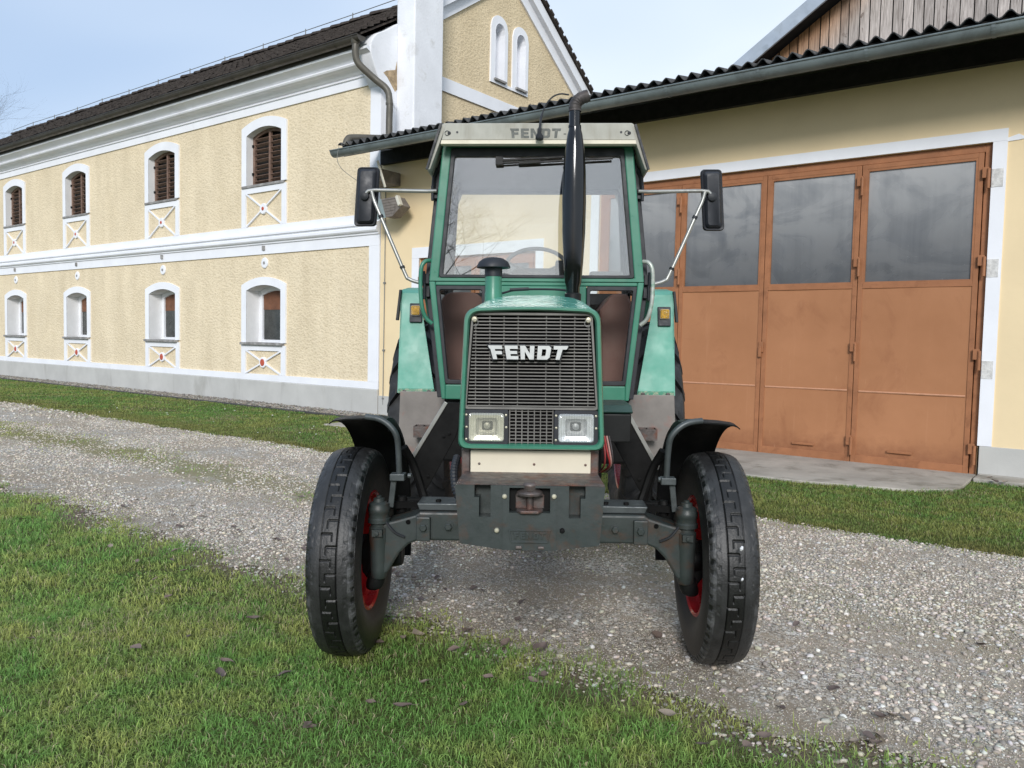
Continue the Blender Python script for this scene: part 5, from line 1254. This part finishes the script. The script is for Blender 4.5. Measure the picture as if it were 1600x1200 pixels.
# roof
mb = MB()
so_ = [(-.632, 2.435), (-.645, 2.442), (-.552, 2.697), (-.54, 2.704), (.54, 2.704), (.552, 2.697), (.645, 2.442), (.632, 2.435)]
si_ = [(.622, 2.44), (.535, 2.672), (-.535, 2.672), (-.622, 2.44)]
sec = so_+si_
mb.loft([XZ(sec, 1.10), XZ([(a*1.01, b+.004) for a, b in sec], 1.7), XZ([(a*1.0, b) for a, b in sec], 2.55)])
rf = tb(mb, 'roof', 'roofcream', bevel=.004)
tb(MB().prism([(-.552, 2.602), (.560, 2.602), (.536, 2.694), (-.528, 2.694)], 'y', 1.075, 1.12), 'roof_fascia', 'roofcream', rf, bevel=.003)
tb(MB().prism([(-.558, 2.576), (.566, 2.576), (.561, 2.599), (-.553, 2.599)], 'y', 1.066, 1.12), 'fascia_lip', 'cream', rf, bevel=.003)
tb(MB().prism([(-.553, 2.5985), (.561, 2.5985), (.560, 2.6025), (-.552, 2.6025)], 'y', 1.080, 1.11), 'fascia_line', paint('dark_red_line', (.08, .025, .03), .6), rf)
tb(lettering('FENDT', -.158, .136, 2.612, 2.666, 1.0735, 1.0765, .04), 'roof_lettering', 'letter_dark', rf)
tb(MB().box(.150, .165, 1.0735, 1.0765, 2.632, 2.638), 'roof_mark', 'letter_dark', rf)
for x in (-.462, .478):
    tb(MB().lathe([(.007, 1.08), (.007, 1.074)], (x, 0, 2.645), 'y', 12), 'plug', 'rubber', rf)
for x in (-.508, .524):
    mb = MB(); mb.lathe([(.006, 1.08), (.010, 1.073), (.001, 1.070)], (x, 0, 2.640), 'y', 10); mb.tube([(x-.012+.013*math.cos(2*PI*k/14)*(1), 1.071, 2.640+.013*math.sin(2*PI*k/14)) for k in range(15)], .0018, 5, False); tb(mb, 'ring_clip', 'rubber', rf)
for sg in (-1, 1): tb(MB().beam((sg*.560, 1.088, 2.692), (sg*.640, 1.088, 2.437), .012, .016, (0, 1, 0)), 'skirt_seal', 'rubber', rf)
mb = MB(); mb.tube(bez([(.012, 1.02, 2.60), (.014, 1.02, 2.66), (.022, 1.03, 2.72), (.045, 1.05, 2.79), (.085, 1.08, 2.845), (.13, 1.1, 2.868), (.178, 1.13, 2.872)], 6), [.011]*6+[.007]*8+[.0045]*23, 8)
mb.lathe([(.02, 2.592), (.024, 2.60), (.021, 2.615), (.011, 2.63)], (.012, 1.035, 0), 'z', 14); tb(mb, 'antenna', 'rubber', smooth=True)

# ---- exhaust and air intake on the hood
ex = (.200, .70)
mb = MB(); mb.lathe([(.036, 1.66), (.036, 1.735), (.044, 1.76), (.052, 1.86), (.061, 2.02), (.0635, 2.18), (.061, 2.33), (.052, 2.45), (.040, 2.535), (.033, 2.560), (.0325, 2.578)], (ex[0], ex[1], 0), 'z', 28)
exo = tb(mb, 'exhaust_stack', 'gloss', smooth=True)
mb = MB(); mb.lathe([(.034, 2.572), (.034, 2.582), (.030, 2.583), (.030, 2.67)], (ex[0]-.002, ex[1], 0), 'z', 20); tb(mb, 'tailpipe', 'gloss', exo, smooth=True)
mb = MB(); pts = bez([(.198, .70, 2.655), (.199, .70, 2.685), (.208, .70, 2.705), (.228, .70, 2.722), (.268, .70, 2.738)], 5); mb.tube(pts, [.032+(.002 if k % 3 == 0 else 0) for k in range(len(pts))], 16, cap=False)
el = tb(mb, 'elbow', paint('sooty_elbow', (.060, .052, .050), .6, .3, .4, 25, .3, 60, .003, ((.11, .07, .05), .3, 14)), exo, smooth=True); mb = MB(); mb.tube([(.245, .70, 2.729), (.247, .70, 2.730)], .028, 12); tb(mb, 'pipe_mouth', 'void', exo)
tb(MB().lathe([(.044, 1.66), (.044, 1.70), (.038, 1.705)], (ex[0], ex[1], 0), 'z', 20), 'collar', 'black', exo, smooth=True)
ai = (-.224, .70)
mb = MB(); mb.lathe([(.047, 1.60), (.047, 1.70), (.044, 1.71), (.044, 1.83)], (ai[0], ai[1], 0), 'z', 24); it = tb(mb, 'air_intake', 'green', smooth=True)
mb = MB(); mb.lathe([(.080, 1.834), (.090, 1.836), (.090, 1.843), (.078, 1.868), (.052, 1.886), (.02, 1.893), (.001, 1.894)], (ai[0], ai[1], 0), 'z', 28); mb.lathe([(.047, 1.79), (.047, 1.838)], (ai[0], ai[1], 0), 'z', 20); tb(mb, 'rain_cap', 'plastic', it, smooth=True)
mb = MB(); mb.tube(bez([(-.20, 1.06, 1.722), (-.1, 1.07, 1.745), (.1, 1.07, 1.748), (.24, 1.06, 1.735)], 5), .007, 6); mb.tube([(-.15, 1.05, 1.742), (-.04, 1.05, 1.749)], .010, 8); tb(mb, 'hood_latch_bar', 'rubber', hood, smooth=True)

# ---- rear fenders, lamps and wheels
for sg in (-1, 1):
    prof = [(1.655, 1.098), (1.66, 1.13), (1.715, 1.40), (1.79, 1.765), (1.84, 1.79), (2.1, 1.82), (2.9, 1.78), (3.15, 1.55)]
    xin = lambda z: .668+(z-1.12)*.185
    mb = MB(); secs = []
    for y, z in prof: secs.append([(sg*xin(z), y, z), (sg*(.905+.015*(z-1.1)), y, z), (sg*(.905+.015*(z-1.1)), y+.012, z-.006), (sg*xin(z), y+.012, z-.006)])
    mb.loft(secs); fe_ = tb(mb, 'rear_fender', 'green_faded', bevel=.006, label=None)
    mb = MB(); mb.prism([(1.655, 1.10), (1.715, 1.40), (1.79, 1.765), (2.1, 1.80), (2.1, 1.74), (1.85, 1.70), (1.76, 1.38), (1.70, 1.10)], 'x', sg*.903, sg*.912); tb(mb, 'outer_edge', 'green_faded', fe_)
    mb = MB(); mb.prism([(sg*.904, 1.785), (sg*.920, 1.785), (sg*.944, 1.580), (sg*.926, 1.580)], 'y', 1.762, 1.80); tb(mb, 'rubber_edge', 'rubber', fe_, bevel=.003)
    mb = MB(); mb.prism([(sg*.668, 1.097), (sg*.905, 1.097), (sg*.905, 1.128), (sg*.672, 1.128)], 'y', 1.636, 1.658); tb(mb, 'lower_lip', paint('chipped_green_edge', (.05, .25, .16), .5, 0, .1, 6, .1, 30, .003, ((.45, .42, .30), .55, 45)), fe_, bevel=.004)
    for x in (.70, .862): tb(MB().lathe([(.014, 1.640), (.014, 1.625), (.001, 1.620)], (sg*x, 0, 1.108), 'y', 8), 'bolt_head', 'pitiron', fe_)
    cx, zc = sg*.804, 1.632
    if sg > 0: cx, zc = .846, 1.620
    mb = MB(); s1 = -sg
    quad = [(cx-.044, zc-.065), (cx+.044, zc-.065), (cx+.044, zc+.062), (cx-.044, zc+.062)]
    mb.loft([[(a, 1.70+.11*(b-1.40)/.365*.68+.06, b) for a, b in quad], [(cx+(a-cx)*.95, 1.705+.11*(b-1.40)/.365*.68-.012, b) for a, b in quad]])
    lp = tb(mb, 'indicator_lamp', 'plastic', bevel=.004)
    q2 = rpoly([(cx-.031, zc-.020), (cx+.031, zc-.020), (cx+.031, zc+.046), (cx-.031, zc+.046)], .012, 4)
    mb = MB(); mb.loft([XZ(q2, 1.75), XZ(q2, 1.722), XZ([(cx+(a-cx)*.8, zc+.011+(b-zc-.011)*.8) for a, b in q2], 1.714)]); tb(mb, 'lens', 'amber', lp, smooth=True)
    mb = MB(); mb.ring(q2, [(cx+(a-cx)*.9, zc+.011+(b-zc-.011)*.9) for a, b in q2], 1.720, 1.735); tb(mb, 'lens_rim', 'chrome', lp)
    # bare steel panel with step, below the fender
    pl = [(.600, 1.118), (.870, 1.118), (.885, .72), (.80, .64), (.70, .68), (.555, 1.07)] if sg < 0 else [(.630, 1.112), (.885, 1.112), (.905, .72), (.82, .64), (.70, .68), (.590, 1.055)]
    sp = tb(MB().prism([(sg*a, b) for a, b in pl], 'y', 1.52, 1.53), 'footwell_panel', 'rawpanel', bevel=.003)
    x0 = -.765 if sg < 0 else .655
    mb = MB(); mb.box(x0, x0+.11, 1.40, 1.408, .835, .905); mb.box(x0, x0+.11, 1.51, 1.518, .835, .905); mb.box(x0, x0+.006, 1.408, 1.51, .835, .905); mb.box(x0+.104, x0+.11, 1.408, 1.51, .835, .905); mb.box(x0+.052, x0+.058, 1.408, 1.51, .88, .905); mb.box(x0+.006, x0+.104, 1.408, 1.51, .835, .842)
    tb(mb, 'step', 'pitiron', sp)
    # rear wheel
    mb = MB(); mb.lathe([(r, sg*h) for r, h in rimprof(.46, .17, .05)], (0, 0, 0), 'x', 40, cap=False)
    rw = tb(mb, 'rear_wheel', 'red', smooth=True); rw.location = (sg*.802, 2.475, .80)
    mb = MB(); mb.lathe([(.46, -.17), (.50, -.195), (.60, -.21), (.68, -.205), (.735, -.185), (.755, -.12), (.76, 0), (.755, .12), (.735, .185), (.68, .205), (.60, .21), (.50, .195), (.46, .17)], (0, 0, 0), 'x', 64, cap=False)
    rt = tb(mb, 'tyre', paint('rear_tyre_rubber_%s' % ('a' if sg < 0 else 'b'), (.012, .013, .015), .65, 0, .3, 8, .1, 40, .003, ((.07, .07, .07), .2, 8)), rw, smooth=True)
    mb = MB()
    for side in (-1, 1):
        for k in range(20):
            a0 = 2*PI*(k+(.5 if side > 0 else 0))/20; secs = []
            for t in range(7):
                u = t/6; x = side*(-.01+.222*u); a = a0+.36*u*(1 if side*sg else 1)
                r0_ = .752 if u < .75 else .752-.10*((u-.75)/.25)**1.2; r1_ = .803 if u < .8 else .803-.13*((u-.8)/.2)
                hw_ = .026
                secs.append([(x, r_*math.cos(a+d_/r_), r_*math.sin(a+d_/r_)) for r_, d_ in ((r0_, -hw_*1.3), (r1_, -hw_), (r1_, hw_), (r0_, hw_*1.3))])
            mb.loft(secs)
    tb(mb, 'tread_lugs', rt.data.materials[0], rw, bevel=.004)

# ---- mirrors
for sg in (-1, 1):
    cx, cz, hw, hh, ti = (-1.040, 2.320, .068, .178, .012) if sg < 0 else (1.055, 2.305, .063, .182, .012)
    q = lambda k, dx=0: rpoly([(cx-hw*k-ti+dx, cz-hh*k), (cx+hw*k-ti+dx, cz-hh*k), (cx+hw*k+ti+dx, cz+hh*k), (cx-hw*k+ti+dx, cz+hh*k)] if sg < 0 else
                         [(cx-hw*k+ti, cz-hh*k), (cx+hw*k+ti, cz-hh*k), (cx+hw*k-ti, cz+hh*k), (cx-hw*k-ti, cz+hh*k)], .026*k, 5)
    qi = lambda a, b: [(cx+(p[0]-cx)*a, cz+(p[1]-cz)*b) for p in q(1)]
    mb = MB(); mb.loft([XZ(q(1), 1.335), XZ(q(1), 1.315), XZ(qi(.95, .98), 1.308), XZ(qi(.80, .925), 1.312), XZ(qi(.76, .91), 1.298), XZ(qi(.55, .84), 1.285)])
    mi = tb(mb, 'mirror', 'plastic', smooth=True)
    mb = MB(); mb.prism(qi(.92, .97), 'y', 1.3352, 1.338); tb(mb, 'mirror_glass', paint('mirror_silver_%s' % ('a' if sg < 0 else 'b'), (.85, .85, .85), .05, 1, .02), mi)
    mb = MB(); e = sg*1.02
    mb.tube([(sg*.60, 1.24, 2.342), (sg*.66, 1.25, 2.341), (sg*.98, 1.275, 2.352), (e, 1.275, 2.348), (sg*1.045, 1.277, 2.325)], .0115, 10)
    mb.tube(bez([(sg*1.0, 1.27, 2.345), (sg*.985, 1.27, 2.29), (sg*.955, 1.265, 2.22), (sg*.80, 1.25, 1.865), (sg*.765, 1.245, 1.815), (sg*.69, 1.235, 1.790)], 6), .0115, 10)
    tb(mb, 'mirror_arm', 'chrome', mi, smooth=True)
    mb = MB(); mb.lathe([(.012, 1.262), (.026, 1.268), (.028, 1.285), (.02, 1.30)], (sg*1.045, 0, 2.318), 'y', 14); tb(mb, 'ball_joint', 'rubber', mi, smooth=True)
    mb = MB(); mb.tube([(sg*.945, 1.263, 2.20), (sg*.938, 1.262, 2.185)], .0155, 10); tb(mb, 'clamp', 'rubber', mi, smooth=True); mb = MB(); mb.tube([(sg*.812, 1.252, 1.894), (sg*.806, 1.252, 1.88)], .0155, 10)
    tb(mb, 'clamp', 'rubber', mi, smooth=True)
# pebbles caught in the right front tread
for ang, sz, lab in ((.36, .012, 'larger white pebble caught in the tread of the right-hand front tyre'), (.11, .008, 'smaller white pebble caught lower in the tread of the right-hand front tyre')):
    p = Vector((.11, 3.55, 0))+Matrix.Rotation(-.035, 3, 'Z') @ Vector((.825-.004, -.474*math.cos(ang), .485+.474*math.sin(ang)))
    o = tag(MB().lathe([(.001, -1), (.6, -.75), (1, 0), (.6, .8), (.001, 1)], (0, 0, 0), 'z', 10).build('pebble', M['white'], smooth=True), lab, 'pebble')
    o.location = p; o.scale = (sz*.6, sz*.5, sz); o.rotation_euler = (.4, .2, 0)
